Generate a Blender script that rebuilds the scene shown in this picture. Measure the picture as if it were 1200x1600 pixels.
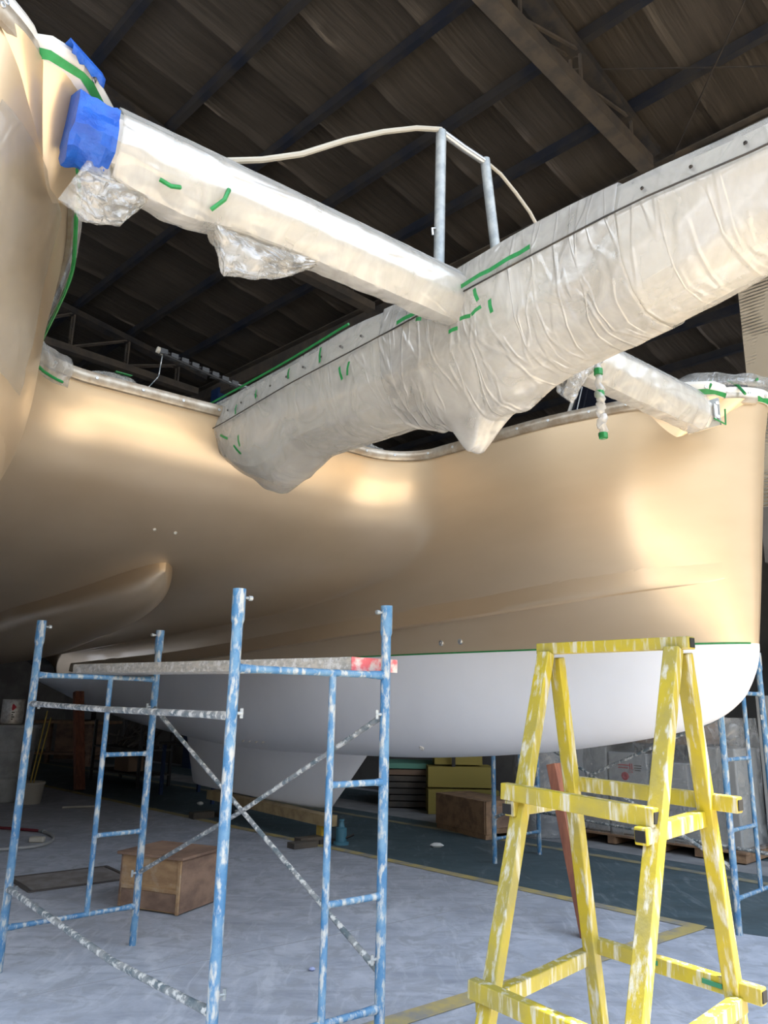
import bpy, math, random
from mathutils import Vector, Matrix, noise
from math import sin, cos, pi, radians
random.seed(7)
SC = bpy.context.scene
COL = SC.collection
for o in list(bpy.data.objects):
    bpy.data.objects.remove(o)

# ---------------------------------------------------------------- camera
FPX = 1200.0
PITCH, ROLL = radians(14.0), radians(1.1)
cam_d = bpy.data.cameras.new('camera'); cam = bpy.data.objects.new('camera', cam_d); COL.objects.link(cam)
cam_d.sensor_fit = 'VERTICAL'; cam_d.sensor_height = 24.0; cam_d.lens = 24.0 * FPX / 1600.0
cam_d.clip_start = 0.05; cam_d.clip_end = 300
fw = Vector((0, cos(PITCH), sin(PITCH))); up0 = Vector((0, -sin(PITCH), cos(PITCH))); rt0 = Vector((1, 0, 0))
upv = up0 * cos(ROLL) - rt0 * sin(ROLL); rtv = rt0 * cos(ROLL) + up0 * sin(ROLL)
mw = Matrix((rtv, upv, -fw)).transposed().to_4x4(); mw.translation = Vector((0, 0, 1.5))
cam.matrix_world = mw
SC.camera = cam

# ---------------------------------------------------------------- light
AS = radians(45.0)                      # shed: S runs into the shed, R runs to its right side wall
SD = Vector((-sin(AS), cos(AS), 0)); RD = Vector((cos(AS), sin(AS), 0))
def rs(r, s, z=0.0): return RD * r + SD * s + Vector((0, 0, z))
w = bpy.data.worlds.new('sky'); SC.world = w; w.use_nodes = True
nt = w.node_tree; nt.nodes.clear()
wo = nt.nodes.new('ShaderNodeOutputWorld'); bg = nt.nodes.new('ShaderNodeBackground')
tc = nt.nodes.new('ShaderNodeTexCoord'); sp = nt.nodes.new('ShaderNodeSeparateXYZ'); rmp = nt.nodes.new('ShaderNodeValToRGB')
nt.links.new(tc.outputs['Generated'], sp.inputs[0]); nt.links.new(sp.outputs['Z'], rmp.inputs[0])
rmp.color_ramp.elements[0].position = 0.26; rmp.color_ramp.elements[0].color = (0.06, 0.056, 0.05, 1)      # low sky darkened to dim bow reflections, in place of an unseen skyline
rmp.color_ramp.elements[1].position = 0.75; rmp.color_ramp.elements[1].color = (0.55, 0.72, 1.0, 1)
e_ = rmp.color_ramp.elements.new(0.42); e_.color = (0.86, 0.93, 1.0, 1)
nt.links.new(rmp.outputs[0], bg.inputs['Color']); bg.inputs['Strength'].default_value = 3.5
nt.links.new(bg.outputs[0], wo.inputs['Surface'])
sun_d = bpy.data.lights.new('sun', 'SUN'); sun = bpy.data.objects.new('sun', sun_d); COL.objects.link(sun)
sun_d.energy = 15.0; sun_d.angle = radians(0.6); sun_d.color = (1.0, 0.90, 0.76)
sdir = (SD * 0.8 - RD * 0.6).normalized() * cos(radians(63)) + Vector((0, 0, -sin(radians(63))))
sun.rotation_euler = sdir.to_track_quat('-Z', 'Y').to_euler()
por_d = bpy.data.lights.new('doorway_portal', 'AREA'); por = bpy.data.objects.new('doorway_portal', por_d); COL.objects.link(por)
por_d.shape = 'RECTANGLE'; por_d.size = 22; por_d.size_y = 10.5; por_d.cycles.is_portal = True
por.matrix_world = Matrix((RD, Vector((0, 0, 1)), -SD)).transposed().to_4x4()
por.location = rs(2.5, -2.2, 5.3)
vs = SC.view_settings
SC.display_settings.display_device = 'sRGB'
vs.view_transform = 'Standard'; vs.look = 'None'; vs.gamma = 1.0; vs.use_curve_mapping = False
vs.exposure = 0.8
SC.cycles.max_bounces = 8; SC.cycles.transparent_max_bounces = 12; SC.cycles.diffuse_bounces = 5
SC.cycles.sample_clamp_indirect = 12.0
SC.cycles.caustics_reflective = False; SC.cycles.caustics_refractive = False

# ---------------------------------------------------------------- materials
MATS = {}
def mat(name, col, rough=0.5, metal=0.0, coat=0.0, col2=None, scale=6.0, lo=0.4, hi=0.6, detail=6.0, stretch=None,
        bump=0.0, bscale=None, bstretch=None, spec=0.5, third=None, t_lo=0.6, t_hi=0.65, t_scale=20.0, t_stretch=None):
    if name in MATS: return MATS[name]
    m = bpy.data.materials.new(name); m.use_nodes = True; n = m.node_tree; b = n.nodes['Principled BSDF']
    b.inputs['Roughness'].default_value = rough; b.inputs['Metallic'].default_value = metal
    b.inputs['Coat Weight'].default_value = coat; b.inputs['Coat Roughness'].default_value = 0.08
    b.inputs['Specular IOR Level'].default_value = spec
    b.inputs['Base Color'].default_value = (*col, 1)
    t = n.nodes.new('ShaderNodeTexCoord')
    def noise_fac(sc, l, h, st, det=detail):
        mp = n.nodes.new('ShaderNodeMapping'); n.links.new(t.outputs['Object'], mp.inputs[0])
        if st: mp.inputs['Scale'].default_value = st
        nz = n.nodes.new('ShaderNodeTexNoise'); nz.inputs['Scale'].default_value = sc; nz.inputs['Detail'].default_value = det
        nz.inputs['Roughness'].default_value = 0.6
        n.links.new(mp.outputs[0], nz.inputs['Vector'])
        r = n.nodes.new('ShaderNodeMapRange'); r.inputs[1].default_value = l; r.inputs[2].default_value = h; r.clamp = True
        n.links.new(nz.outputs['Fac'], r.inputs[0]); return r.outputs[0], nz.outputs['Fac']
    last = None
    if col2:
        f, raw = noise_fac(scale, lo, hi, stretch)
        mx = n.nodes.new('ShaderNodeMix'); mx.data_type = 'RGBA'
        n.links.new(f, mx.inputs['Factor']); mx.inputs[6].default_value = (*col, 1); mx.inputs[7].default_value = (*col2, 1)
        last = mx.outputs[2]
    if third:
        f, raw = noise_fac(t_scale, t_lo, t_hi, t_stretch)
        mx = n.nodes.new('ShaderNodeMix'); mx.data_type = 'RGBA'
        n.links.new(f, mx.inputs['Factor'])
        if last: n.links.new(last, mx.inputs[6])
        else: mx.inputs[6].default_value = (*col, 1)
        mx.inputs[7].default_value = (*third, 1); last = mx.outputs[2]
    if last: n.links.new(last, b.inputs['Base Color'])
    if bump:
        f, raw = noise_fac(bscale or scale, 0, 1, bstretch or stretch)
        bp = n.nodes.new('ShaderNodeBump'); bp.inputs['Strength'].default_value = bump; bp.inputs['Distance'].default_value = 0.02
        n.links.new(raw, bp.inputs['Height']); n.links.new(bp.outputs[0], b.inputs['Normal'])
    MATS[name] = m; return m

GOLD = mat('champagne_paint', (0.68, 0.53, 0.355), rough=0.36, metal=0.62, coat=0.2, col2=(0.62, 0.475, 0.31), scale=1.3, lo=0.35, hi=0.75, detail=3, stretch=(1, 0.5, 2))
WHITE = mat('white_primer', (0.82, 0.835, 0.87), rough=0.45, col2=(0.77, 0.785, 0.82), scale=1.2, lo=.3, hi=.7, detail=3)
GEL = mat('white_gelcoat', (0.66, 0.64, 0.59), rough=0.3, coat=0.3)
RAIL = mat('rail_alloy', (0.30, 0.24, 0.17), rough=0.4, metal=0.5, coat=.3, col2=(0.42, 0.37, 0.3), scale=8)
STEEL = mat('bare_steel', (0.55, 0.57, 0.58), rough=0.35, metal=0.85)
DULL = mat('galvanised_tube', (0.25, 0.28, 0.29), rough=0.5, metal=0.4, col2=(0.38, 0.40, 0.40), scale=14)
GREEN = mat('green_tape', (0.008, 0.17, 0.035), rough=0.5, col2=(0.012, 0.22, 0.055), scale=20)
BLUETAPE = mat('blue_tape', (0.004, 0.06, 0.36), rough=0.5, col2=(0.008, 0.10, 0.48), scale=9, bump=.8, bscale=12)
SCAF = mat('blue_scaffold_paint', (0.04, 0.15, 0.30), rough=0.45, col2=(0.12, 0.24, 0.36), scale=9, lo=.42, hi=.62, third=(0.42, 0.43, 0.41), t_scale=38, t_lo=.49, t_hi=.62, t_stretch=(1, 1, .35), bump=.15, bscale=40)
SCAFG = mat('grey_scaffold_tube', (0.30, 0.31, 0.31), rough=0.5, metal=.3, col2=(0.13, 0.17, 0.19), scale=14, third=(0.66, 0.66, 0.63), t_scale=30, t_lo=.5, t_hi=.58)
YEL = mat('yellow_stand_paint', (0.36, 0.285, 0.010), rough=0.5, col2=(0.23, 0.20, 0.055), scale=4.5, lo=.4, hi=.7, third=(0.44, 0.43, 0.36), t_scale=12, t_lo=.52, t_hi=.66, t_stretch=(3.2, 3.2, .4), bump=.1, bscale=30)
YELD = mat('yellow_trestle_paint', (0.55, 0.36, 0.03), rough=0.5, col2=(0.33, 0.26, 0.08), scale=7)
BLACK = mat('black_plastic', (0.012, 0.012, 0.014), rough=0.4)
DARKSTEEL = mat('dark_painted_steel', (0.022, 0.021, 0.022), rough=0.55, col2=(0.05, 0.04, 0.03), scale=4)
DUSTY = mat('dusty_steel', (0.06, 0.052, 0.045), rough=0.6, col2=(0.10, 0.08, 0.06), scale=3)
PURL = mat('purlin_paint', (0.010, 0.013, 0.022), rough=0.5, col2=(0.03, 0.027, 0.025), scale=2)
PLANK = mat('weathered_plank', (0.50, 0.46, 0.39), rough=0.8, col2=(0.36, 0.34, 0.30), scale=9, stretch=(4, .7, 6), third=(0.62, 0.60, 0.56), t_scale=26, t_lo=.52, t_hi=.62, bump=.3, bscale=30)
PINK = mat('red_plank_paint', (0.62, 0.12, 0.13), rough=0.8, col2=(0.60, 0.50, 0.45), scale=16, lo=.45, hi=.62)
PLY = mat('old_plywood', (0.40, 0.255, 0.13), rough=0.75, col2=(0.29, 0.17, 0.085), scale=5, stretch=(1, 1, 3), third=(0.45, .36, .26), t_scale=6, t_lo=.55, t_hi=.75)
PLYD = mat('stained_plywood', (0.27, 0.17, 0.115), rough=0.75, col2=(0.14, 0.085, 0.06), scale=3.5, lo=.4, hi=.65, stretch=(1, 1, 2))
REDWOOD = mat('red_hardwood', (0.27, 0.10, 0.055), rough=0.7, col2=(0.18, 0.065, 0.04), scale=7, stretch=(3, 3, .5))
PALLET = mat('pallet_wood', (0.33, 0.20, 0.11), rough=0.8, col2=(0.20, 0.12, 0.07), scale=7)
BLUECOL = mat('blue_column_paint', (0.012, 0.035, 0.11), rough=0.5)
DRUMM = mat('dirty_white_drum', (0.42, 0.44, 0.44), rough=0.6, col2=(0.30, 0.31, 0.31), scale=4)
CANM = mat('paint_can_tin', (0.62, 0.61, 0.57), rough=0.4, metal=.3, col2=(0.45, .42, .38), scale=20)
CREAM = mat('cream_plastic', (0.46, 0.43, 0.36), rough=0.6)
REDM = mat('red_paint', (0.45, 0.02, 0.03), rough=0.5)
GREYBOX = mat('grey_cabinet_paint', (0.33, 0.33, 0.32), rough=0.5, col2=(.29, .29, .28), scale=2)
CARD = mat('brown_cardboard', (0.20, 0.13, 0.085), rough=0.85)
WBOX = mat('white_machine_plastic', (0.42, 0.43, 0.44), rough=0.5)
GLASS = mat('tinted_window', (0.012, 0.014, 0.022), rough=0.06, coat=.6)
HOSE = mat('grey_hose', (0.33, 0.33, 0.32), rough=0.6)
REDHOSE = mat('dark_red_hose', (0.16, 0.02, 0.03), rough=0.5)
FOAMGREEN = mat('green_board', (0.12, 0.30, 0.22), rough=.7)
YBOX = mat('yellow_step_paint', (0.26, 0.20, 0.04), rough=.7)
PAPER = mat('crumpled_paper', (0.6, 0.6, 0.58), rough=.9)
HOLLOWSHADE = mat('painted_hollow_shade', (0.004, 0.004, 0.004), rough=.9)

def film(name, alpha, tint=(0.80, 0.775, 0.73), sc=5.0, st=(1, 1, 1), bump=0.7, amp=0.25):
    m = bpy.data.materials.new(name); m.use_nodes = True; n = m.node_tree; n.nodes.clear()
    out = n.nodes.new('ShaderNodeOutputMaterial'); tr = n.nodes.new('ShaderNodeBsdfTransparent')
    df = n.nodes.new('ShaderNodeBsdfDiffuse'); tl = n.nodes.new('ShaderNodeBsdfTranslucent'); gl = n.nodes.new('ShaderNodeBsdfGlossy')
    df.inputs[0].default_value = (*tint, 1); tl.inputs[0].default_value = (*tint, 1); gl.inputs['Roughness'].default_value = 0.22
    tr.inputs[0].default_value = (0.93, 0.93, 0.92, 1)
    t = n.nodes.new('ShaderNodeTexCoord'); mp = n.nodes.new('ShaderNodeMapping'); mp.inputs['Scale'].default_value = st
    n.links.new(t.outputs['Object'], mp.inputs[0])
    nz = n.nodes.new('ShaderNodeTexNoise'); nz.inputs['Scale'].default_value = sc; nz.inputs['Detail'].default_value = 5; nz.inputs['Distortion'].default_value = 1.2
    n.links.new(mp.outputs[0], nz.inputs['Vector'])
    nr = n.nodes.new('ShaderNodeTexNoise'); nr.noise_type = 'RIDGED_MULTIFRACTAL'; nr.inputs['Scale'].default_value = sc * .8; nr.inputs['Detail'].default_value = 4
    n.links.new(mp.outputs[0], nr.inputs['Vector'])
    ad = n.nodes.new('ShaderNodeMath'); ad.operation = 'MULTIPLY_ADD'; ad.inputs[1].default_value = .25
    n.links.new(nr.outputs['Fac'], ad.inputs[0]); n.links.new(nz.outputs['Fac'], ad.inputs[2])
    # long taut creases: a few stretched, rotated ridge patterns
    for ang, sx in ((.5, 2.0), (-.7, 2.6), (1.3, 1.7)):
        mq = n.nodes.new('ShaderNodeMapping'); mq.inputs['Scale'].default_value = (sx * .16, sx * 1.3, sx * .35); mq.inputs['Rotation'].default_value = (ang, ang * .6, ang)
        n.links.new(t.outputs['Object'], mq.inputs[0])
        nq = n.nodes.new('ShaderNodeTexNoise'); nq.inputs['Scale'].default_value = sc * .7; nq.inputs['Detail'].default_value = 1.5; nq.inputs['Distortion'].default_value = .4
        n.links.new(mq.outputs[0], nq.inputs['Vector'])
        s1 = n.nodes.new('ShaderNodeMath'); s1.operation = 'SUBTRACT'; s1.inputs[1].default_value = .5; n.links.new(nq.outputs['Fac'], s1.inputs[0])
        s2 = n.nodes.new('ShaderNodeMath'); s2.operation = 'ABSOLUTE'; n.links.new(s1.outputs[0], s2.inputs[0])
        s3 = n.nodes.new('ShaderNodeMapRange'); s3.inputs[1].default_value = 0; s3.inputs[2].default_value = .035; s3.inputs[3].default_value = .45; s3.inputs[4].default_value = 0; s3.interpolation_type = 'SMOOTHSTEP'
        n.links.new(s2.outputs[0], s3.inputs[0])
        s4 = n.nodes.new('ShaderNodeMath'); s4.operation = 'ADD'; n.links.new(ad.outputs[0], s4.inputs[0]); n.links.new(s3.outputs[0], s4.inputs[1]); ad = s4
    bp = n.nodes.new('ShaderNodeBump'); bp.inputs['Strength'].default_value = bump; bp.inputs['Distance'].default_value = 0.012
    n.links.new(ad.outputs[0], bp.inputs['Height'])
    for s in (df, tl, gl): n.links.new(bp.outputs[0], s.inputs['Normal'])
    m1 = n.nodes.new('ShaderNodeMixShader'); m1.inputs[0].default_value = .4; n.links.new(df.outputs[0], m1.inputs[1]); n.links.new(tl.outputs[0], m1.inputs[2])
    lw = n.nodes.new('ShaderNodeLayerWeight'); lw.inputs[0].default_value = .35; n.links.new(bp.outputs[0], lw.inputs['Normal'])
    m2 = n.nodes.new('ShaderNodeMixShader'); n.links.new(m1.outputs[0], m2.inputs[1]); n.links.new(gl.outputs[0], m2.inputs[2])
    sc2 = n.nodes.new('ShaderNodeMath'); sc2.operation = 'MULTIPLY_ADD'; sc2.inputs[1].default_value = .35; sc2.inputs[2].default_value = .14
    n.links.new(lw.outputs['Fresnel'], sc2.inputs[0]); n.links.new(sc2.outputs[0], m2.inputs[0])
    m3 = n.nodes.new('ShaderNodeMixShader'); n.links.new(tr.outputs[0], m3.inputs[1]); n.links.new(m2.outputs[0], m3.inputs[2])
    ar = n.nodes.new('ShaderNodeMapRange'); ar.inputs[1].default_value = .35; ar.inputs[2].default_value = .75
    ar.inputs[3].default_value = max(0, alpha - amp); ar.inputs[4].default_value = min(1, alpha + amp)
    n.links.new(nz.outputs['Fac'], ar.inputs[0]); n.links.new(ar.outputs[0], m3.inputs[0])
    n.links.new(m3.outputs[0], out.inputs['Surface']); return m
FILM = film('masking_film', .42, sc=2.2, st=(1, 1.2, 1), bump=.45, amp=.2)
FILMM = film('bunched_masking_film', .5, sc=3.0, st=(1, 1.2, 1), bump=.6, amp=.2)
FILMB = film('masking_film_beam', .5, sc=4, st=(1.4, 1, .8), bump=.4, amp=.18)
FILMT = film('loose_film', .36, sc=9, bump=1.0, amp=.22)
FILMD = film('thin_clear_film', .30, sc=6, amp=.2)
FILMN = film('hull_masking_film', .16, sc=2, st=(1, 1, .6), amp=.1, bump=.3)
FILMS = film('shrink_wrap', .35, tint=(.7, .7, .68), sc=5, amp=.2)

def floor_material():
    m = bpy.data.materials.new('scuffed_concrete'); m.use_nodes = True; n = m.node_tree; b = n.nodes['Principled BSDF']
    b.inputs['Roughness'].default_value = .55; b.inputs['Specular IOR Level'].default_value = .35
    t = n.nodes.new('ShaderNodeTexCoord')
    def nz(sc, det, l, h, st=(1, 1, 1), rot=0, dist=0, kind=None):
        mp = n.nodes.new('ShaderNodeMapping'); mp.inputs['Scale'].default_value = st; mp.inputs['Rotation'].default_value = (0, 0, rot)
        n.links.new(t.outputs['Object'], mp.inputs[0])
        x = n.nodes.new('ShaderNodeTexNoise'); x.inputs['Scale'].default_value = sc; x.inputs['Detail'].default_value = det; x.inputs['Distortion'].default_value = dist
        x.inputs['Roughness'].default_value = .65
        n.links.new(mp.outputs[0], x.inputs['Vector'])
        r = n.nodes.new('ShaderNodeMapRange'); r.inputs[1].default_value = l; r.inputs[2].default_value = h; n.links.new(x.outputs['Fac'], r.inputs[0]); return r.outputs[0], x.outputs['Fac']
    def mix(f, a, bb, mode='MIX'):
        x = n.nodes.new('ShaderNodeMix'); x.data_type = 'RGBA'; x.blend_type = mode
        if isinstance(f, float): x.inputs[0].default_value = f
        else: n.links.new(f, x.inputs[0])
        for k, v in ((6, a), (7, bb)):
            if isinstance(v, tuple): x.inputs[k].default_value = (*v, 1)
            else: n.links.new(v, x.inputs[k])
        return x.outputs[2]
    f1, _ = nz(.5, 6, .35, .65); f2, raw = nz(2.5, 10, .4, .68, dist=.6)
    f3, _ = nz(1.3, 9, .5, .8, st=(1, 3, 1), rot=.5, dist=2.0)
    f4, _ = nz(1.7, 9, .54, .8, st=(4, 1, 1), rot=1.0, dist=1.6)
    bare = mix(f1, (.27, .29, .335), (.40, .425, .48)); bare = mix(f2, bare, (.46, .48, .53)); bare = mix(f3, bare, (.20, .215, .25))
    f5, _ = nz(5.0, 10, .50, .62, dist=1.2); bare = mix(f5, bare, (.30, .315, .345))
    bare = mix(f4, bare, (.52, .54, .58))
    # painted dark teal area, worn, bounded by the yellow lines (attribute 'painted' on the mesh faces)
    teal = mix(f2, (.052, .082, .095), (.085, .12, .135)); teal = mix(f4, teal, (.20, .235, .25)); teal = mix(f3, teal, (.04, .055, .06))
    at = n.nodes.new('ShaderNodeAttribute'); at.attribute_name = 'painted'
    colr = mix(at.outputs['Fac'], bare, teal)
    n.links.new(colr, b.inputs['Base Color'])
    bp = n.nodes.new('ShaderNodeBump'); bp.inputs['Strength'].default_value = .12; bp.inputs['Distance'].default_value = .02
    n.links.new(raw, bp.inputs['Height']); n.links.new(bp.outputs[0], b.inputs['Normal'])
    return m

def roof_material():
    m = bpy.data.materials.new('roof_foil'); m.use_nodes = True; n = m.node_tree; b = n.nodes['Principled BSDF']
    b.inputs['Roughness'].default_value = .42; b.inputs['Metallic'].default_value = .35
    t = n.nodes.new('ShaderNodeTexCoord')
    mp = n.nodes.new('ShaderNodeMapping'); mp.inputs['Scale'].default_value = (.5, 9, 1); n.links.new(t.outputs['Object'], mp.inputs[0])
    x = n.nodes.new('ShaderNodeTexNoise'); x.inputs['Scale'].default_value = 1.6; x.inputs['Detail'].default_value = 6; n.links.new(mp.outputs[0], x.inputs['Vector'])
    y = n.nodes.new('ShaderNodeTexNoise'); y.inputs['Scale'].default_value = .7; y.inputs['Detail'].default_value = 5; n.links.new(t.outputs['Object'], y.inputs['Vector'])
    a = n.nodes.new('ShaderNodeMath'); a.operation = 'ADD'; n.links.new(x.outputs['Fac'], a.inputs[0]); n.links.new(y.outputs['Fac'], a.inputs[1])
    r = n.nodes.new('ShaderNodeValToRGB'); n.links.new(a.outputs[0], r.inputs[0])
    h = n.nodes.new('ShaderNodeMath'); h.operation = 'MULTIPLY'; h.inputs[1].default_value = .5; n.links.new(a.outputs[0], h.inputs[0]); n.links.new(h.outputs[0], r.inputs[0])
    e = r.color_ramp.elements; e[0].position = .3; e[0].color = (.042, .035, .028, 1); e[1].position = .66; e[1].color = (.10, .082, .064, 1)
    n.links.new(r.outputs[0], b.inputs['Base Color'])
    # crinkled overlaps between the foil sheets
    s = n.nodes.new('ShaderNodeSeparateXYZ'); n.links.new(t.outputs['Object'], s.inputs[0])
    bp = n.nodes.new('ShaderNodeBump'); bp.inputs['Strength'].default_value = .5; bp.inputs['Distance'].default_value = .03; n.links.new(a.outputs[0], bp.inputs['Height'])
    n.links.new(bp.outputs[0], b.inputs['Normal'])
    return m

def block_material():
    m = bpy.data.materials.new('hollow_block'); m.use_nodes = True; n = m.node_tree; b = n.nodes['Principled BSDF']
    b.inputs['Roughness'].default_value = .9
    t = n.nodes.new('ShaderNodeTexCoord'); s = n.nodes.new('ShaderNodeSeparateXYZ'); n.links.new(t.outputs['Object'], s.inputs[0])
    mu = n.nodes.new('ShaderNodeMath'); mu.operation = 'MULTIPLY'; mu.inputs[1].default_value = 2 * pi / .048; n.links.new(s.outputs['Z'], mu.inputs[0])
    si = n.nodes.new('ShaderNodeMath'); si.operation = 'SINE'; n.links.new(mu.outputs[0], si.inputs[0])
    x = n.nodes.new('ShaderNodeTexNoise'); x.inputs['Scale'].default_value = 1.4; x.inputs['Detail'].default_value = 6; n.links.new(t.outputs['Object'], x.inputs['Vector'])
    g = n.nodes.new('ShaderNodeMapRange'); g.inputs[1].default_value = .46; g.inputs[2].default_value = .56; n.links.new(x.outputs['Fac'], g.inputs[0])
    mm = n.nodes.new('ShaderNodeMath'); mm.operation = 'MULTIPLY'; n.links.new(si.outputs[0], mm.inputs[0]); n.links.new(g.outputs[0], mm.inputs[1])
    bp = n.nodes.new('ShaderNodeBump'); bp.inputs['Strength'].default_value = .9; bp.inputs['Distance'].default_value = .03; n.links.new(mm.outputs[0], bp.inputs['Height'])
    n.links.new(bp.outputs[0], b.inputs['Normal'])
    mx = n.nodes.new('ShaderNodeMix'); mx.data_type = 'RGBA'; n.links.new(x.outputs['Fac'], mx.inputs[0]); mx.inputs[6].default_value = (.42, .36, .27, 1); mx.inputs[7].default_value = (.62, .56, .45, 1)
    n.links.new(mx.outputs[2], b.inputs['Base Color']); return m

# ---------------------------------------------------------------- mesh helpers
class MB:
    def __init__(s): s.v = []; s.f = []; s.m = []; s.mi = 0
    def add(s, vs, fs):
        k = len(s.v); s.v += [Vector(p) for p in vs]; s.f += [tuple(i + k for i in f) for f in fs]; s.m += [s.mi] * len(fs); return s
    def box(s, c, size, ax=None):
        c = Vector(c); X, Y, Z = ax or (Vector((1, 0, 0)), Vector((0, 1, 0)), Vector((0, 0, 1)))
        hx, hy, hz = [q / 2 for q in size]
        vs = [c + X * a * hx + Y * b * hy + Z * d * hz for d in (-1, 1) for b in (-1, 1) for a in (-1, 1)]
        return s.add(vs, [(0, 2, 3, 1), (4, 5, 7, 6), (0, 1, 5, 4), (2, 6, 7, 3), (0, 4, 6, 2), (1, 3, 7, 5)])
    def beam(s, a, b, wd, ht, side=None):           # square bar from a to b; side = the direction of its width
        a, b = Vector(a), Vector(b); d = (b - a).normalized()
        sd = Vector(side) if side is not None else (Vector((0, 0, 1)) if abs(d.z) < .9 else Vector((1, 0, 0))).cross(d)
        sd = (sd - d * sd.dot(d)).normalized(); u = d.cross(sd)
        return s.box((a + b) / 2, ((b - a).length, wd, ht), (d, sd, u))
    def tube(s, pts, r, n=12, caps=True):
        pts = [Vector(p) for p in pts]; rr = r if isinstance(r, (list, tuple)) else [r] * len(pts)
        rings = []; prev = None
        for i, p in enumerate(pts):
            d = ((pts[min(i + 1, len(pts) - 1)] - pts[max(i - 1, 0)])).normalized()
            if prev is None: x = d.orthogonal().normalized()
            else: x = (prev - d * prev.dot(d)).normalized()
            prev = x; y = d.cross(x)
            rings.append([p + (x * cos(2 * pi * k / n) + y * sin(2 * pi * k / n)) * rr[i] for k in range(n)])
        return s.loft(rings, True, caps)
    def loft(s, rings, closed=True, caps=False):
        n = len(rings[0]); vs = [p for r in rings for p in r]; fs = []
        for i in range(len(rings) - 1):
            for k in range(n if closed else n - 1):
                a = i * n + k; b = i * n + (k + 1) % n; fs.append((a, b, b + n, a + n))
        if caps: fs.append(tuple(range(n))[::-1]); fs.append(tuple((len(rings) - 1) * n + k for k in range(n)))
        return s.add(vs, fs)
    def lathe(s, c, prof, n=24):
        c = Vector(c)
        return s.loft([[c + Vector((r * cos(2 * pi * k / n), r * sin(2 * pi * k / n), z)) for k in range(n)] for r, z in prof], True, True)
    def build(s, name, m, parent=None, smooth=True, bevel=0.0, angle=40, mx=None, fix=True):
        me = bpy.data.meshes.new(name); me.from_pydata([tuple(p) for p in s.v], [], s.f)
        for q in (m if isinstance(m, (list, tuple)) else [m]): me.materials.append(q)
        me.polygons.foreach_set('material_index', s.m)
        me.update()
        if fix:
            import bmesh
            bm = bmesh.new(); bm.from_mesh(me); bmesh.ops.recalc_face_normals(bm, faces=bm.faces); bm.to_mesh(me); bm.free()
        o = bpy.data.objects.new(name, me); COL.objects.link(o)
        if smooth:
            me.shade_smooth(); me.set_sharp_from_angle(angle=radians(angle))
        if bevel:
            b = o.modifiers.new('bevel', 'BEVEL'); b.width = bevel; b.segments = 2; b.limit_method = 'ANGLE'; b.angle_limit = radians(40)
        if parent: o.parent = parent
        if mx is not None: o.matrix_world = mx
        return o
def empty(name, loc=(0, 0, 0), rz=0.0):
    o = bpy.data.objects.new(name, None); COL.objects.link(o); o.location = loc; o.rotation_euler = (0, 0, rz); o.empty_display_size = .1; return o
def tag(o, label=None, cat=None, group=None, kind=None):
    if label: o['label'] = label
    if cat: o['category'] = cat
    if group: o['group'] = group
    if kind: o['kind'] = kind
    return o
def children(o): return [c for c in bpy.data.objects if c.parent == o]
def copy_tree(o, parent=None):
    c = o.copy(); COL.objects.link(c); c.parent = parent
    for ch in children(o): copy_tree(ch, c)
    return c
def struct(o): o['kind'] = 'structure'; return o
def lerp(t, tab):                                   # monotone piecewise with smoothing (Catmull-Rom)
    if t <= tab[0][0]: return tab[0][1]
    if t >= tab[-1][0]: return tab[-1][1]
    for i in range(len(tab) - 1):
        if t <= tab[i + 1][0]:
            x0, y0 = tab[i]; x1, y1 = tab[i + 1]; h = x1 - x0; k = (t - x0) / h
            s = (y1 - y0) / h
            sl = s if i == 0 else (y1 - tab[i - 1][1]) / (x1 - tab[i - 1][0])
            sr = s if i + 2 >= len(tab) else (tab[i + 2][1] - y0) / (tab[i + 2][0] - x0)
            def lim(m): return 0 if m * s <= 0 else (m if abs(m) < 3 * abs(s) else 3 * s)
            sl, sr = lim(sl), lim(sr)
            return (2 * k**3 - 3 * k**2 + 1) * y0 + (k**3 - 2 * k**2 + k) * h * sl + (-2 * k**3 + 3 * k**2) * y1 + (k**3 - k**2) * h * sr
def wn(p, s, seed=0.0): return noise.noise(Vector(p) * s + Vector((seed, seed * 1.7, seed * .3)))

# ================================================================ SETTING
# floor: a bare slab with a painted work bay whose edges are the yellow lines
import bmesh
def flat_poly(name, pts, z, m, h=0.004):
    n = len(pts); vs = [(p[0], p[1], z) for p in pts] + [(p[0], p[1], z - h) for p in pts]
    fs = [tuple(range(n)), tuple(range(2 * n - 1, n - 1, -1))] + [(i, i + n, (i + 1) % n + n, (i + 1) % n) for i in range(n)]
    return MB().add(vs, fs).build(name, m, smooth=False)
FLOORM = floor_material()
me = bpy.data.meshes.new('floor')
bm = bmesh.new(); g = 0.25
lay = None
xs = [-60] + [-20 + i * .5 for i in range(81)] + [60]
ys = [-60] + [-4 + i * .5 for i in range(61)] + [60]
grid = [[bm.verts.new((x, y, 0)) for x in xs] for y in ys]
for j in range(len(ys) - 1):
    for i in range(len(xs) - 1): bm.faces.new((grid[j][i], grid[j][i + 1], grid[j + 1][i + 1], grid[j + 1][i]))
bm.to_mesh(me); bm.free(); me.materials.append(FLOORM)
fl = bpy.data.objects.new('floor', me); COL.objects.link(fl); struct(fl)
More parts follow.
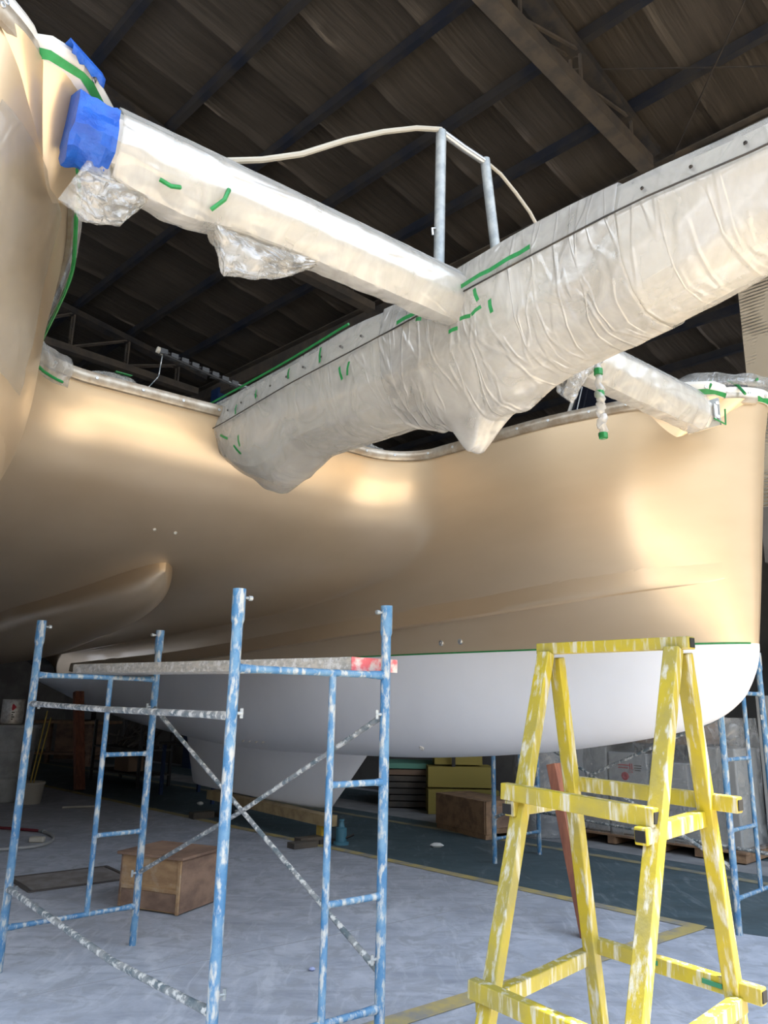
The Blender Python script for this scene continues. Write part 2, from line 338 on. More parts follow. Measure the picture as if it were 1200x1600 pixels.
# painted bay, a thin coat over the slab: between the front line (line 1) and the side line (line 2)
def pl(a, b, t): return (a[0] + (b[0] - a[0]) * t, a[1] + (b[1] - a[1]) * t)
c0 = (2.28, 6.0); dA = Vector((-.705, .709)); dB = Vector((-.775, -.632))
bay = [c0, (c0[0] + dA.x * 22, c0[1] + dA.y * 22), (c0[0] + dA.x * 22 + 4.2, c0[1] + dA.y * 22 + 3.6), (4.6, 8.7), (9, 4.4), (5.5, 1.0), (2.0 - .1, -3.0), (-2.0, 2.5 - 6.0), (-2.6, 2.0)]
coat = flat_poly('floor_paint_coat', [c0, (c0[0] + dA.x * 22, c0[1] + dA.y * 22), (-10.2, 24.2), (1.85, 12.3), (7.3, 6.6), (9.2, 4.0), (8.6, 2.6)], .003, FLOORM, h=.002)
at = coat.data.attributes.new('painted', 'FLOAT', 'POINT')
for i in range(len(at.data)): at.data[i].value = 1.0
struct(coat)
# worn strips
YLINE = mat('worn_yellow_line', (0.42, 0.33, 0.12), rough=.7, col2=(0.24, 0.23, 0.20), scale=5, lo=.42, hi=.62)
YLINED = mat('worn_yellow_line_faint', (0.27, 0.23, 0.12), rough=.7, col2=(0.15, 0.16, 0.15), scale=5, lo=.42, hi=.62)
def strip(name, a, b, wd, m, z=.0045):
    a, b = Vector((*a, 0)), Vector((*b, 0)); d = (b - a).normalized(); s = Vector((-d.y, d.x, 0)) * wd / 2
    return flat_poly(name, [a - s, b - s, b + s, a + s], z, m, h=.001)
def at2(c, d, t): return (c[0] + d[0] * t, c[1] + d[1] * t)
BOUNCEG = mat('warm_bounce_ground', (0.50, 0.44, 0.35), rough=.9, col2=(.42, .37, .30), scale=2)
ap = flat_poly('floor_bounce_patch', [tuple(rs(-14, -5.0))[:2], tuple(rs(14, -5.0))[:2], tuple(rs(14, .9))[:2], tuple(rs(-14, .9))[:2]], .0035, BOUNCEG, h=.003); struct(ap)  # unseen warm ground added to bounce light up under the boat
DARKGROUND = mat('dark_added_ground', (0.075, 0.072, 0.066), rough=.9)
yd = flat_poly('floor_bounce_damper', [tuple(rs(-40, -5.0))[:2], tuple(rs(-40, -45))[:2], tuple(rs(40, -45))[:2], tuple(rs(40, -5.0))[:2]], .004, DARKGROUND, h=.003); struct(yd)  # unseen ground added, kept dark to dim reflections on the bow
k1 = strip('floor_marking', at2(c0, dA, -.05), at2(c0, dA, 22), .12, YLINE); struct(k1)
k2 = strip('floor_marking', c0, at2(c0, dB, 7), .13, YLINE, z=.0055); struct(k2)
k3 = strip('floor_marking', (4.9, 5.98), (-8.5, 19.5), .12, YLINED, z=.0065); struct(k3)
WALKM = mat('bare_walkway', (0.20, 0.20, 0.205), rough=.7, col2=(.27, .27, .27), scale=3)
k4 = strip('floor_walkway', (5.3, 6.6), (-8.0, 20.1), .75, WALKM, z=.0052); struct(k4)
JOINT = mat('slab_joint', (0.30, .31, .33), rough=.9)
for a, b in (((-3.4, 3.2), (2.6, 7.9)), ((-5.2, 5.0), (-.6, 8.8))):
    struct(strip('floor_joint', a, b, .012, JOINT, z=.0012))

# roof: one pitched slope carried on purlins and trusses
H0, SL = 11.0, 0.137
def rz(r): return H0 - SL * r
ROOFM = roof_material()
rf = empty('ceiling'); rf.rotation_euler = (0, 0, AS); struct(rf)
def rl(r, s, z): return Vector((r, s, z))            # shed-local coordinates: x = R, y = S
mb = MB()
R0, R1, S0, S1 = -9.0, 22.0, -2.4, 24.0
seam0, seamw = 7.85 - 1.14 * 9, 1.14
# foil sheets sag a little between purlins and overlap in crinkled seams
pur = [2.35 * 1.46 + 1.325 * i for i in range(-9, 14)]
pur = [p - 0.0 for p in pur]
ss = []
s = S0
import itertools
k = 0
cuts = []
while seam0 + k * seamw < S1: cuts.append(seam0 + k * seamw); k += 1
sv = sorted(set([S0, S1] + [c + d for c in cuts for d in (-.57, -.3, -.04, -.015, .0, .03) if S0 < c + d < S1]))
rv = []
r = R0
while r <= R1 + .01: rv.append(r); r += .2
rings = []
for sy in sv:
    near = min(abs(sy - c) for c in cuts)
    row = []
    for rr in rv:
        ph = ((rr - pur[0]) / 1.325) % 1.0
        z = rz(rr) - .045 * sin(pi * ph) * (0.6 + wn((rr, sy, 0), .5))
        if near < .02: z -= max(0, .020 + .04 * wn((rr * 1.5, sy, 0), 1.3))
        z += .02 * wn((rr, sy, 3), 2.0)
        row.append(rl(rr, sy, z))
    rings.append(row)
mb.loft(rings, False)
o = mb.build('ceiling_panel', ROOFM, rf, angle=50, fix=False)
top = MB().loft([[rl(R0, S0, rz(R0) + .12), rl(R1, S0, rz(R1) + .12)], [rl(R0, S1, rz(R0) + .12), rl(R1, S1, rz(R1) + .12)]], False)
top.build('ceiling_sheet', DARKSTEEL, rf, smooth=False)
def shed(mbx, name, m, **k):
    o = mbx.build(name, m, **k); o.rotation_euler = (0, 0, AS); return struct(o)
for i, r in enumerate(pur):
    if r < R0 or r > R1 or 10 < r < 13.5: continue
    z = rz(r) - .07
    b = MB(); b.box(rl(r, (S0 + S1) / 2, z - .08), (.05, S1 - S0, .16)); b.box(rl(r + .03, (S0 + S1) / 2, z - .155), (.09, S1 - S0, .012))
    shed(b, 'roof_purlin', PURL, smooth=False)
# eave beam on the line of the right side columns
shed(MB().box(rl(9.95, 11, rz(9.95) - .42), (.16, 26.5, .3)).box(rl(9.95, 11, rz(9.95) - .2), (.30, 26.5, .02)), 'roof_eave_beam', DUSTY, smooth=False)
def truss(s, rA, rB, zb, deep=.16, post=1.0, m=DARKSTEEL, mc=DUSTY):
    b = MB(); b.beam(rl(rA, s, zb), rl(rB, s, zb), .20, deep, side=(0, 1, 0)); shed(b, 'roof_truss_chord', mc, smooth=False)
    b = MB(); b.beam(rl(rA, s, rz(rA) - .33), rl(rB + .2, s, rz(rB + .2) - .33), .26, .13, side=(0, 1, 0))
    shed(b, 'roof_truss_rafter', m, smooth=False)
    for i, r in enumerate(pur):
        if r < rA or r > rB: continue
        b = MB(); zt = rz(r) - .34
        for dy in (-.07, .07): b.beam(rl(r, s + dy, zt), rl(r, s + dy, zb), .035, .035)
        for q in range(3): b.beam(rl(r, s - .07, zb + (zt - zb) * (q + .5) / 3), rl(r, s + .07, zb + (zt - zb) * (q + .9) / 3), .02, .02)
        for dy in (-.07, .07): b.beam(rl(r, s + dy, zt), rl(r - 1.325, s + dy, zb + .06), .035, .035)
        shed(b, 'roof_truss_web', mc, smooth=False)
truss(4.1, -8.5, 9.3, 9.08, deep=.20)
truss(9.75, -8.5, 9.3, 8.92)
truss(16.0, -8.5, 9.3, 8.95)
truss(21.8, -8.5, 9.3, 8.95)
b = MB(); b.beam(rl(7.6, 4.3, rz(7.6) - .3), rl(10, 1.0, rz(10) - .4), .015, .015); b.beam(rl(6.2, 0.4, rz(6.2) - .3), rl(9.9, 4.1, rz(9.9) - .4), .015, .015); shed(b, 'roof_tie_rod', DARKSTEEL)

# walls
BLOCK = block_material()
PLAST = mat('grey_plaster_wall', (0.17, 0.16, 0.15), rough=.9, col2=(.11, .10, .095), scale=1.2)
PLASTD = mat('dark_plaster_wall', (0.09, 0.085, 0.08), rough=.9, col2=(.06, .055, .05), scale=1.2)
shed(MB().box(rl(10.2, 0.45, 7.1), (.25, 5.7, 6.2)), 'wall_right_block', BLOCK, smooth=False)
shed(MB().box(rl(9.6, -7.5, 3.2), (.25, 10.0, 6.4)), 'wall_added_shade', PLAST, smooth=False)  # unseen wall added to shade the yard and cut bow reflections
shed(MB().box(rl(10.2, 0.45, 3.65), (.3, 5.7, .7)), 'wall_right_lintel', PLAST, smooth=False)
shed(MB().box(rl(10.35, 14.5, 2.1), (.2, 19, 4.2)), 'wall_right', PLAST, smooth=False)
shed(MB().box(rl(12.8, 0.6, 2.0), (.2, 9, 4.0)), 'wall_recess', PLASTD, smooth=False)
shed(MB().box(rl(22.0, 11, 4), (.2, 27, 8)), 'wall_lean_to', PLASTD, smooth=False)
shed(MB().box(rl(-9.0, 18, 6), (.2, 12, 12.3)), 'wall_left', PLAST, smooth=False)  # unseen wall, kept short so sky light enters from the side
bw = MB()
# back wall with a window
WR0, WR1, WZ0, WZ1 = -1.2, 4.6, 1.2, 2.75
bw.box(rl((-9 + WR0) / 2, 24, 6), (WR0 + 9, .2, 12.4)); bw.box(rl((WR1 + 22) / 2, 24, 5), (22 - WR1, .2, 10))
bw.box(rl((WR0 + WR1) / 2, 24, WZ0 / 2), (WR1 - WR0, .2, WZ0)); bw.box(rl((WR0 + WR1) / 2, 24, (WZ1 + 12) / 2), (WR1 - WR0, .2, 12 - WZ1))
shed(bw, 'wall_back', PLAST, smooth=False)
wb = MB()
for i in range(6): wb.box(rl(WR0 + (WR1 - WR0) * i / 5, 23.95, (WZ0 + WZ1) / 2), (.07, .1, WZ1 - WZ0))
wb.box(rl((WR0 + WR1) / 2, 23.95, WZ1 - .35), (WR1 - WR0, .1, .07))
wf = shed(wb, 'window_1', DARKSTEEL, smooth=False)
SHUT = mat('window_shutter', (0.20, .20, .19), rough=.6)
sh = MB()
for i in range(8): sh.box(rl(WR0 + 1.5, 23.86, WZ0 + .1 + i * .14), (3.0, .03, .12))
o = sh.build('window_shutter', SHUT, wf, smooth=False)
# columns on the right side line (blue)
for s in (16.0, 21.8):
    shed(MB().box(rl(9.95, s, 4.6), (.26, .34, 9.2)), 'wall_column', BLUECOL, smooth=False)

# ================================================================ CATAMARAN
AY = radians(38.5)
MX, MY = .565, 3.70
boat = empty('catamaran', (MX, MY, 0), AY)
tag(boat, 'champagne gold catamaran with masked deck hardware, white below the waterline, propped in the shed', 'boat')
BM = Matrix.Translation((MX, MY, 0)) @ Matrix.Rotation(AY, 4, 'Z')
def P(u, v, z): return Vector((v, -u, z))           # u forward, v to the far side
def bpart(mbx, name, m, parent=None, **k):
    o = mbx.build(name, m, **k); o.parent = parent or boat; return o
ZR, ZW = 3.66, 1.95
VC = 2.63
UST = -15.3
def u_stem(z): return lerp(z, [(1.9, -.045), (1.96, -.028), (2.87, .076), (3.4, .14), (3.66, .19), (3.8, .21)])
DECKV = [(0, 0), (.2, .13), (.35, .245), (.45, .315), (.6, .44), (.8, .64), (1.0, .76), (1.16, .845), (1.5, .95), (1.7, 1.03), (2.3, 1.08), (4.2, 1.1)]   # q = sqrt(distance aft of stem) -> half beam inward
WLV = [(0, 0), (.2, .08), (.4, .16), (.85, .31), (1.25, .41), (1.75, .60), (2.4, .78), (3.2, .82), (4.0, .62)]
BASEV = [(0, 0), (.2, .075), (.4, .14), (.85, .27), (1.25, .36), (1.75, .50), (2.4, .62), (3.2, .66), (4.0, .5)]
def z_chine(u): return lerp(-u, [(0, 2.42), (.3, 2.365), (1.15, 2.30), (3.1, 2.20), (7.9, 2.0), (15, 1.97)])
def hin(u, z, inner=True):                           # half beam of a hull at a level, at station u
    d = max(0.0, u_stem(z) - u); q = math.sqrt(d)
    t = min(1, max(0, (z - ZW) / (ZR - ZW)))
    a = lerp(q, WLV if inner else BASEV); b = lerp(q, DECKV) if inner else min(lerp(q, DECKV), .72)
    kf = min(1, max(0, (-u - .8) / 2.6)); kf = kf * kf * (3 - 2 * kf)
    h = a + (b - a) * ((1 - (1 - t) ** 2.3) * (1 - kf) + (t ** 1.1) * kf)
    return max(0, h)
UF = [(2.30, -15.3), (2.34, -12.5), (2.38, -9.2), (2.44, -6.6), (2.52, -5.2), (2.65, -4.15), (2.8, -3.55), (3.0, -3.10), (3.2, -2.88), (3.4, -2.75), (3.55, -2.69), (3.66, -2.66), (3.8, -2.6)]
RC = [(2.30, 1.1), (2.5, 1.0), (2.8, .9), (3.0, .8), (3.4, .6), (3.66, .48), (3.8, .46)]
def pv(u, v, z):                                      # the near hull's rim stands slightly further out
    cl_ = lambda x: max(0.0, min(1.0, x)); f = lambda x: cl_(x) ** 2 * (3 - 2 * cl_(x))
    return v + .10 * f((-u - .05) / .6) * f((v - .6) / 1.0) * f((z - 2.5) / .8)
NS, NC, NX = 46, 16, 12
def u_loop(z, side_only=False):
    us = u_stem(z); uf = lerp(z, UF); rc = lerp(z, RC)
    uc = uf + rc
    pts = []
    for i in range(NS + 1):
        k = (i / NS) ** 2.0 * (1 - .0)
        k = .55 * (i / NS) ** 2 + .45 * (i / NS) ** 3.2
        u = us + (max(uc, UST) - us) * k
        pts.append((u, VC - hin(u, z)))
    if side_only: return pts
    vc_ = pts[-1][1]; rcv = rc * 1.05
    for i in range(1, NC + 1):
        a = i / NC * pi / 2
        pts.append((uc - rc * sin(a) ** .95 if a < pi / 2 else uf, vc_ - rcv * (1 - cos(a)) ** 1.0))
    v1 = vc_ - rcv
    for i in range(1, NX + 1): pts.append((uf + .03 * (i / NX), v1 * (1 - i / NX)))
    return pts
zl = [ZR - (ZR - 2.30) * (i / 60) ** 1.25 for i in range(61)]
hull = MB()
full = [u_loop(z) for z in zl]
ring = []
for z, p in zip(zl, full):
    ring.append([P(u, v, z) for u, v in p] + [P(u, -pv(u, v, z), z) for u, v in p[-2::-1]])
hull.loft(ring, False)
zl2 = [2.30 - (2.30 - ZW) * i / 16 for i in range(17)]
for sg in (1, -1):
    rr = []
    for z in zl2:
        if z == 2.30: pts = full[-1][:NS + 1]
        else:
            pts = []
            us = u_stem(z); ue = full[-1][NS][0]
            for i in range(NS + 1):
                k = .55 * (i / NS) ** 2 + .45 * (i / NS) ** 3.2
                u = us + (ue - us) * k; pts.append((u, VC - hin(u, z)))
        rr.append([P(u, sg * v, z) for u, v in pts] + [P(UST, sg * (VC - hin(UST, z)), z)])
    hull.loft(rr, False)
    # outer side
    rr = []
    for z in zl + zl2[1:]:
        us = u_stem(z); row = []
        for i in range(NS + 1):
            k = .6 * (i / NS) ** 2 + .4 * (i / NS) ** 3
            u = us + (UST - us) * k; row.append(P(u, sg * (VC + hin(u, z, False)), z))
        rr.append(row)
    hull.loft(rr, False)
    # transom
    hull.loft([[P(UST, sg * (VC - hin(UST, z)), z) for z in zl[::6] + zl2[1::4]], [P(UST, sg * (VC + hin(UST, z, False)), z) for z in zl[::6] + zl2[1::4]]], False)
# knuckle line along the inner sides
for sg in (1, -1):
    b = MB(); rows = []
    for i in range(70):
        u = -.12 - 12.5 * (i / 69) ** 1.7; zc = z_chine(u); a_ = .045 * min(1, max(0, (-u - .12) / 1.6)) ** .8
        rows.append([P(u, sg * (VC - hin(u, z_) - o_), z_) for z_, o_ in ((zc + .16, -.003), (zc + .10, a_ * .3), (zc + .04, a_ * .75), (zc + .004, a_), (zc - .004, a_ * .9), (zc - .012, -.003))])
    b.loft(rows, False); o = bpart(b, 'chine', GOLD, angle=38)
# pod under the bridge deck (rounded prow between the hulls)
pod = MB(); rows = []
for i in range(40):
    t = i / 39; u = -3.95 - 10.9 * t ** 1.8
    d = max(0, -3.95 - u); w_ = (.62 + .55 * min(1, max(0, (d - 3) / 4))) * min(1, (d / 2.6)) ** .55
    zt = lerp(-u, [(3.9, 2.70), (4.4, 2.60), (5.2, 2.50), (6.6, 2.42), (9.2, 2.36), (15, 2.3)]) + .02
    zb = lerp(-u, [(3.95, 2.60), (4.1, 2.46), (4.4, 2.35), (5.0, 2.27), (6, 2.2), (9, 2.06), (15, 2.0)])
    row = []
    for j in range(21):
        a = j / 20 * pi; row.append(P(u, -.05 + w_ * cos(a), zt - (zt - zb) * sin(a) ** .6 if 0 < j < 20 else zt + .05))
    rows.append(row)
pod.loft(rows, False)
hull_o = bpart(hull, 'topsides', GOLD, angle=60)
tag(hull_o, 'glossy champagne gold topsides and bridge deck')
bpart(pod, 'nacelle', GOLD, angle=60)
# deck
deck = MB()
rim = u_loop(ZR)
for sg in (1, -1):
    inn = [P(u, v if sg > 0 else -pv(u, v, ZR), ZR + .05) for u, v in rim[:NS + NC + 1]]
    out = [P(p.y * -1 if False else u, sg * (VC + hin(u, ZR, False)), ZR + .05) for u, v in rim[:NS + NC + 1]]
    deck.loft([inn, out], False)
deck.loft([[P(-2.66, v, ZR + .05) for v in (-3.36, 0, 3.36)], [P(UST, v, ZR + .05) for v in (-3.36, 0, 3.36)]], False)
bpart(deck, 'deck', GEL, smooth=False)
# antifouling bottom
ZK = [(.0, 1.95), (.03, 1.95), (.045, 1.86), (.09, 1.73), (.19, 1.57), (.39, 1.43), (.69, 1.33), (1.25, 1.22), (1.97, 1.115), (3.2, 1.0), (4.2, .95), (6.9, .89), (10, 1.06), (13, 1.36), (15.3, 1.72)]
def bottom(sg):
    b = MB(); rows = []
    st = [-.028 - (15.27) * (i / 90) ** 2.4 for i in range(91)]
    for u in st:
        zk = lerp(-u, ZK) if -u > .03 else 1.949
        hi = hin(u, ZW + .001); ho = hin(u, ZW + .001, False); row = []
        n = 22
        for j in range(n + 1):
            a = j / n * pi; c = cos(a); s_ = sin(a)
            hh = hi if c > 0 else ho
            fx = abs(c) ** .8 * (1 if c > 0 else -1); fz = s_ ** .82
            row.append(P(u, sg * (VC - hh * fx), ZW - (ZW - zk) * fz))
        rows.append(row)
    b.loft(rows, False); b.add(rows[-1], [tuple(range(len(rows[-1])))])
    return bpart(b, 'hull_bottom', WHITE, angle=60)
bots = [bottom(1), bottom(-1)]
tag(bots[0], 'matt white underwater hull below the gold'); tag(bots[1], 'matt white underwater hull below the gold')
# keel fins
for sg in (1, -1):
    b = MB(); rows = []
    prof = [(-4.25, -9.0, 1.12), (-4.45, -8.9, .92), (-4.72, -8.78, .66), (-4.98, -8.66, .42), (-5.06, -8.62, .34), (-5.2, -8.58, .315), (-5.4, -8.5, .302)]
    for ua, ub, z in prof:
        row = []
        for j in range(32):
            a = j / 32 * 2 * pi; x = (cos(a) + 1) / 2
            th = .30 * (math.sqrt(max(0, 1 - x)) * (1.2) * x ** .35 if x < 1 else 0) * (.75 + .25 * (z - .28))
            if z < .31: th *= .75
            row.append(P(ub + (ua - ub) * (1 - (1 - x)), sg * VC + (th / 1.1 if a < pi else -th / 1.1), z))
        rows.append(row)
    b.loft(rows, True, True)
    bpart(b, 'keel', WHITE, angle=60)
# green masking line along the waterline, far hull
b = MB(); rr = []
for i in range(60):
    u = -.05 - 9 * (i / 59) ** 1.6
    rr.append([P(u, VC - hin(u, ZW + .001) - .004, ZW + .007), P(u, VC - hin(u, ZW - .0) - .004, ZW - .006)])
b.loft(rr, False)
o = bpart(b, 'masking_tape', GREEN); tag(o, 'thin green masking tape along the waterline')
# through-hull fittings and stickers
def disc(b, c, n, r, h=.012, seg=16):
    n = Vector(n).normalized(); x = n.orthogonal().normalized(); y = n.cross(x); c = Vector(c)
    rings = [[c + n * hh + (x * cos(2 * pi * k / seg) + y * sin(2 * pi * k / seg)) * rr for k in range(seg)] for rr, hh in ((r, -.01), (r, h * .6), (r * .8, h), (r * .45, h), (r * .35, h * .2))]
    b.loft(rings, True, True)
def side_pt(u, z): return P(u, VC - hin(u, z), z)
for u, z in ((-2.62, 2.04), (-2.40, 2.045)):
    b = MB(); disc(b, side_pt(u, z), (-1, 0, 0), .026); bpart(b, 'drain_fitting', STEEL, angle=30)
def bot_pt(u, fz):
    zk = lerp(-u, ZK); s_ = fz ** (1 / .82); c = math.sqrt(1 - s_ * s_)
    return P(u, VC - hin(u, ZW + .001) * c ** .8, ZW - (ZW - zk) * fz)
b = MB(); disc(b, bot_pt(-3.15, .90), (-.7, .0, -.7), .028); bpart(b, 'intake_fitting', GEL, angle=30)
for k in range(4):
    b = MB(); c = bot_pt(-6.35 + k * .16, .88); b.box(c, (.03, .012, .05), (Vector((0, 1, 0)), Vector((1, 0, -1)).normalized(), Vector((-.7, .3, -.7)).normalized())); bpart(b, 'vent_slot', GEL)
for v in (-.40, -.22):
    b = MB(); disc(b, P(lerp(2.84, UF) + .035, v, 2.84), (0, -.6, -.8), .014, .006); bpart(b, 'bolt_head', GEL)

# gunwale rail that runs round the opening
def rim_pts(dz, dn, z=ZR):
    pr = u_loop(z); k0 = 6
    pts = [(u, v) for u, v in pr[k0:]] ; pts = pts + [(u, -pv(u, v, z)) for u, v in pr[-2:k0 - 1:-1]]
    res = []
    for i, (u, v) in enumerate(pts):
        a = pts[max(0, i - 1)]; c = pts[min(len(pts) - 1, i + 1)]
        t = Vector((c[0] - a[0], c[1] - a[1])).normalized(); nn = Vector((t.y, -t.x))
        # towards the opening
        m_ = Vector((-1.0 - u, -v)); 
        if nn.dot(m_) < 0: nn = -nn
        res.append(P(u + nn.x * dn, v + nn.y * dn, z + dz))
    return res
b = MB()
prof = [(-.035, .0), (-.03, .018), (-.005, .03), (.03, .03), (.055, .02), (.06, -.02)]
lines = [rim_pts(dz, dn) for dz, dn in prof]
b.loft([[l[i] for l in lines] for i in range(len(lines[0]))], False)
rail = bpart(b, 'gunwale_rail', RAIL, angle=35); tag(rail, 'narrow metal rail edging the deck opening')
cl = rim_pts(.012, .031)
acc = 0; 
for i in range(1, len(cl)):
    acc += (cl[i] - cl[i - 1]).length
    if acc > .27:
        acc = 0; d = (cl[i] - cl[i - 1]).normalized(); nn = Vector((d.y, -d.x, 0)); m_ = P(-1.0, 0, 0) - cl[i]
        if nn.dot(Vector((m_.x, m_.y, 0))) < 0: nn = -nn
        bb = MB(); disc(bb, cl[i], nn, .011, .006, 8); bpart(bb, 'rail_bolt', STEEL, parent=rail, angle=30)
# bow toe rails (white band with screws) and the masked bow tops
def bow_line(sg, z, dn, far=.62):
    pts = []
    # inner corner of the socket, round the stem to the outer side
    for i in range(9): 
        u = -.55 + .0 * i
    prf = [(-.0 + .0, .46)]
    qs = [.72 - .72 * i / 16 for i in range(17)]
    for q in qs: 
        u = u_stem(z) - q * q; pts.append((u, sg * (VC - lerp(q, DECKV))))
    for i in range(1, 18):
        q = 1.0 * i / 17; u = u_stem(z) - q * q; pts.append((u, sg * (VC + min(.72, lerp(q, DECKV)))))
    return pts
for sg in (1, -1):
    base = bow_line(sg, ZR, 0)
    # socket corner: the deck edge kicks inboard at the beam
    kick = [(-.42, sg * (VC - .70)), (-.16, sg * (VC - .62)), (.0, sg * (VC - .475)), (.035, sg * (VC - .44)), (.05, sg * (VC - .33))]
    pts = kick + [p for p in base if not (abs(p[1]) < VC - .31 and p[0] < .2) or abs(p[1]) > VC][0:]
    b = MB(); rows = []
    for i, (u, v) in enumerate(pts):
        a = pts[max(0, i - 1)]; c = pts[min(len(pts) - 1, i + 1)]
        t = Vector((c[0] - a[0], c[1] - a[1])).normalized(); nn = Vector((t.y, -t.x)); m_ = Vector((u + .6, v - sg * VC))
        if nn.dot(m_) < 0: nn = -nn
        rows.append([P(u + nn.x * dn, v + nn.y * dn, ZR + dz) for dn, dz in ((-.03, -.01), (.006, -.005), (.02, .02), (.03, .065), (.02, .088), (-.02, .095), (-.2, .095))])
    b.loft(rows, False)
    tr = bpart(b, 'toe_rail', GEL, angle=30); tag(tr, 'white toe rail band round the bow')
    for i in (2, 9, 13, 17, 21, 26):
        if i < len(rows) - 1:
            n_ = (rows[i + 1][3] - rows[i][3]).cross(Vector((0, 0, 1)))
            c_ = (rows[i][2] + rows[i][3]) / 2
            if n_.dot(c_ - P(-.6, sg * VC, c_.z)) < 0: n_ = -n_
            bb = MB(); disc(bb, c_, n_, .013, .006, 10); bpart(bb, 'toe_rail_screw', STEEL, parent=tr, angle=30)
    # jagged green tape under the toe rail
    g_ = MB(); rg = []
    for i, r in enumerate(rows):
        p0 = r[1].copy(); out = (r[2] - r[1]); out.z = 0; out.normalize()
        hgt = .018 + .014 * ((i * 7) % 3) / 2
        rg.append([p0 + out * .006 + Vector((0, 0, -.004)), p0 + out * .022 + Vector((0, 0, hgt))])
    g_.loft(rg, False); o = bpart(g_, 'masking_tape', GREEN); tag(o, 'ragged green tape under the toe rail')
    # beam socket: a pointed fairing under the deck edge at the crossbeam end
    b = MB(); rows = []
    for k in range(15):
        t = k / 14
        z = ZR - .005 - .28 * t
        s_ = (1 - t) ** .62
        tipu, tipv = -.33, VC - .46
        A_ = (-.50, VC - .66); B_ = (-.03, VC - .47 ); Cc = (.045, VC - .315); D_ = (.15, VC - .15)
        def L_(p, kk=1.0): return (tipu + (p[0] - tipu) * s_, tipv + (p[1] - tipv) * (s_ * kk))
        a_, b_, c_, d_ = L_(A_), L_(B_), L_(Cc), L_(D_)
        row = []
        for (p, q_) in ((a_, b_), (b_, c_), (c_, d_)):
            for j in range(6):
                f = j / 6; x = p[0] + (q_[0] - p[0]) * f; y = p[1] + (q_[1] - p[1]) * f
                bul = .03 * sin(pi * f) * s_ if p is c_ or p is b_ else 0
                row.append(P(x + bul, sg * (y), z))
        row.append(P(d_[0], sg * d_[1], z)); row.append(P(d_[0] - .1 * s_, sg * (d_[1] + .25 * s_), z)); row.append(P(a_[0] - .1 * s_, sg * (a_[1] + .3 * s_), z))
        rows.append(row)
    b.loft(rows, True, True)
    o = bpart(b, 'beam_socket', GOLD, angle=38); tag(o, 'pointed gold fairing that holds the crossbeam end')

# crossbeam, octagonal
def oct_ring(c, ax1, ax2, a, b, cut=.42):
    pts = []
    for x, y in ((1, cut), (cut, 1), (-cut, 1), (-1, cut), (-1, -cut), (-cut, -1), (cut, -1), (1, -cut)):
        pts.append(c + ax1 * x * a + ax2 * y * b)
    return pts
b = MB(); rows = []
for i in range(13):
    v = -2.14 + 4.28 * i / 12; rows.append(oct_ring(P(-.03, v, 3.515 + .02 * (1 - (v / 2.1) ** 2)), Vector((0, 1, 0)), Vector((0, 0, 1)), .085, .11))
b.loft(rows, True, True); cb = bpart(b, 'crossbeam', GEL, angle=30); tag(cb, 'pale forward crossbeam between the two bows')
for sg in (1,):
    b = MB(); b.box(P(-.03, sg * 2.15, 3.50), (.02, .24, .2)); 
    for dz in (-.05, .05): b.tube([P(.02, sg * 2.17, 3.50 + dz), P(.10, sg * 2.11, 3.50 + dz)], .012, 8)
    b.tube([P(.08, sg * 2.12, 3.44), P(.08, sg * 2.12, 3.55)], .014, 8)
    bpart(b, 'beam_bracket', STEEL, angle=30)
b = MB(); b.tube([P(.10, 2.05, 3.42), P(.10, 2.2, 3.415), P(.10, 2.21, 3.53)], .006, 6); o = bpart(b, 'masking_tape', GREEN)
tag(o, 'green tape edging the beam bracket')
# longeron (spine) running forward from the bridge deck
TOPZ = [(-3.1, 3.80), (-1.7, 3.75), (-1.0, 3.745), (-.4, 3.69), (.3, 3.69), (.55, 3.68), (1.05, 3.63), (1.57, 3.57), (2.6, 3.52)]
CRZ = [(-3.1, 3.54), (-2.57, 3.53), (-1.61, 3.54), (-.83, 3.52), (.12, 3.50), (.57, 3.49), (1.06, 3.47), (1.57, 3.41), (2.6, 3.35)]
BTZ = [(-3.3, 3.56), (-2.87, 3.40), (-2.5, 3.19), (-2.2, 3.08), (-2.0, 3.08), (-1.67, 3.16), (-1.02, 3.13), (-.5, 3.10), (0, 3.08), (.6, 3.10), (1.1, 3.14), (1.5, 3.19), (2.6, 3.2)]
def lon_ring(u, infl=0.0, extra=0.0, drop=0.0):
    zt, zc, zb = lerp(u, TOPZ) + infl, lerp(u, CRZ), lerp(u, BTZ) - infl
    hw = .25 + infl
    cs = [(-.17, zt), (-.23 - infl, zt - .02), (-hw - .02, zc), (-hw - .015, zc - .02), (-hw + .01, min(zb + .19, zc - .05)), (-.19, zb + .06), (-.10, zb), (.0, zb - .01 - drop), (.10, zb), (.19, zb + .06), (hw - .01, min(zb + .19, zc - .05)), (hw + .015, zc - .02), (hw + .02, zc), (.23 + infl, zt - .02), (.17, zt)]
    return cs
b = MB(); rows = []
for i in range(40):
    u = -3.2 + 5.7 * i / 39; rows.append([P(u, v, z) for v, z in lon_ring(u)])
b.loft(rows, True, True); lo = bpart(b, 'longeron', GEL, angle=25); tag(lo, 'thick pale spine beam running forward from the bridge deck')
for i in range(24):
    u = -2.5 + i * .21; zt, zc = lerp(u, TOPZ), lerp(u, CRZ)
    bb = MB(); disc(bb, P(u, -.262, zc + (zt - zc) * .45), (-1, 0, .2), .008, .014, 8); bpart(bb, 'longeron_bolt', DARKSTEEL, parent=lo, angle=30)
b = MB(); b.tube([P(u_, -.300, lerp(u_, CRZ) + .006) for u_ in [-2.9 + i * .2 for i in range(27)]], .0045, 6); bpart(b, 'longeron_crease_line', DARKSTEEL, parent=lo)  # thin dark line laid along the crease
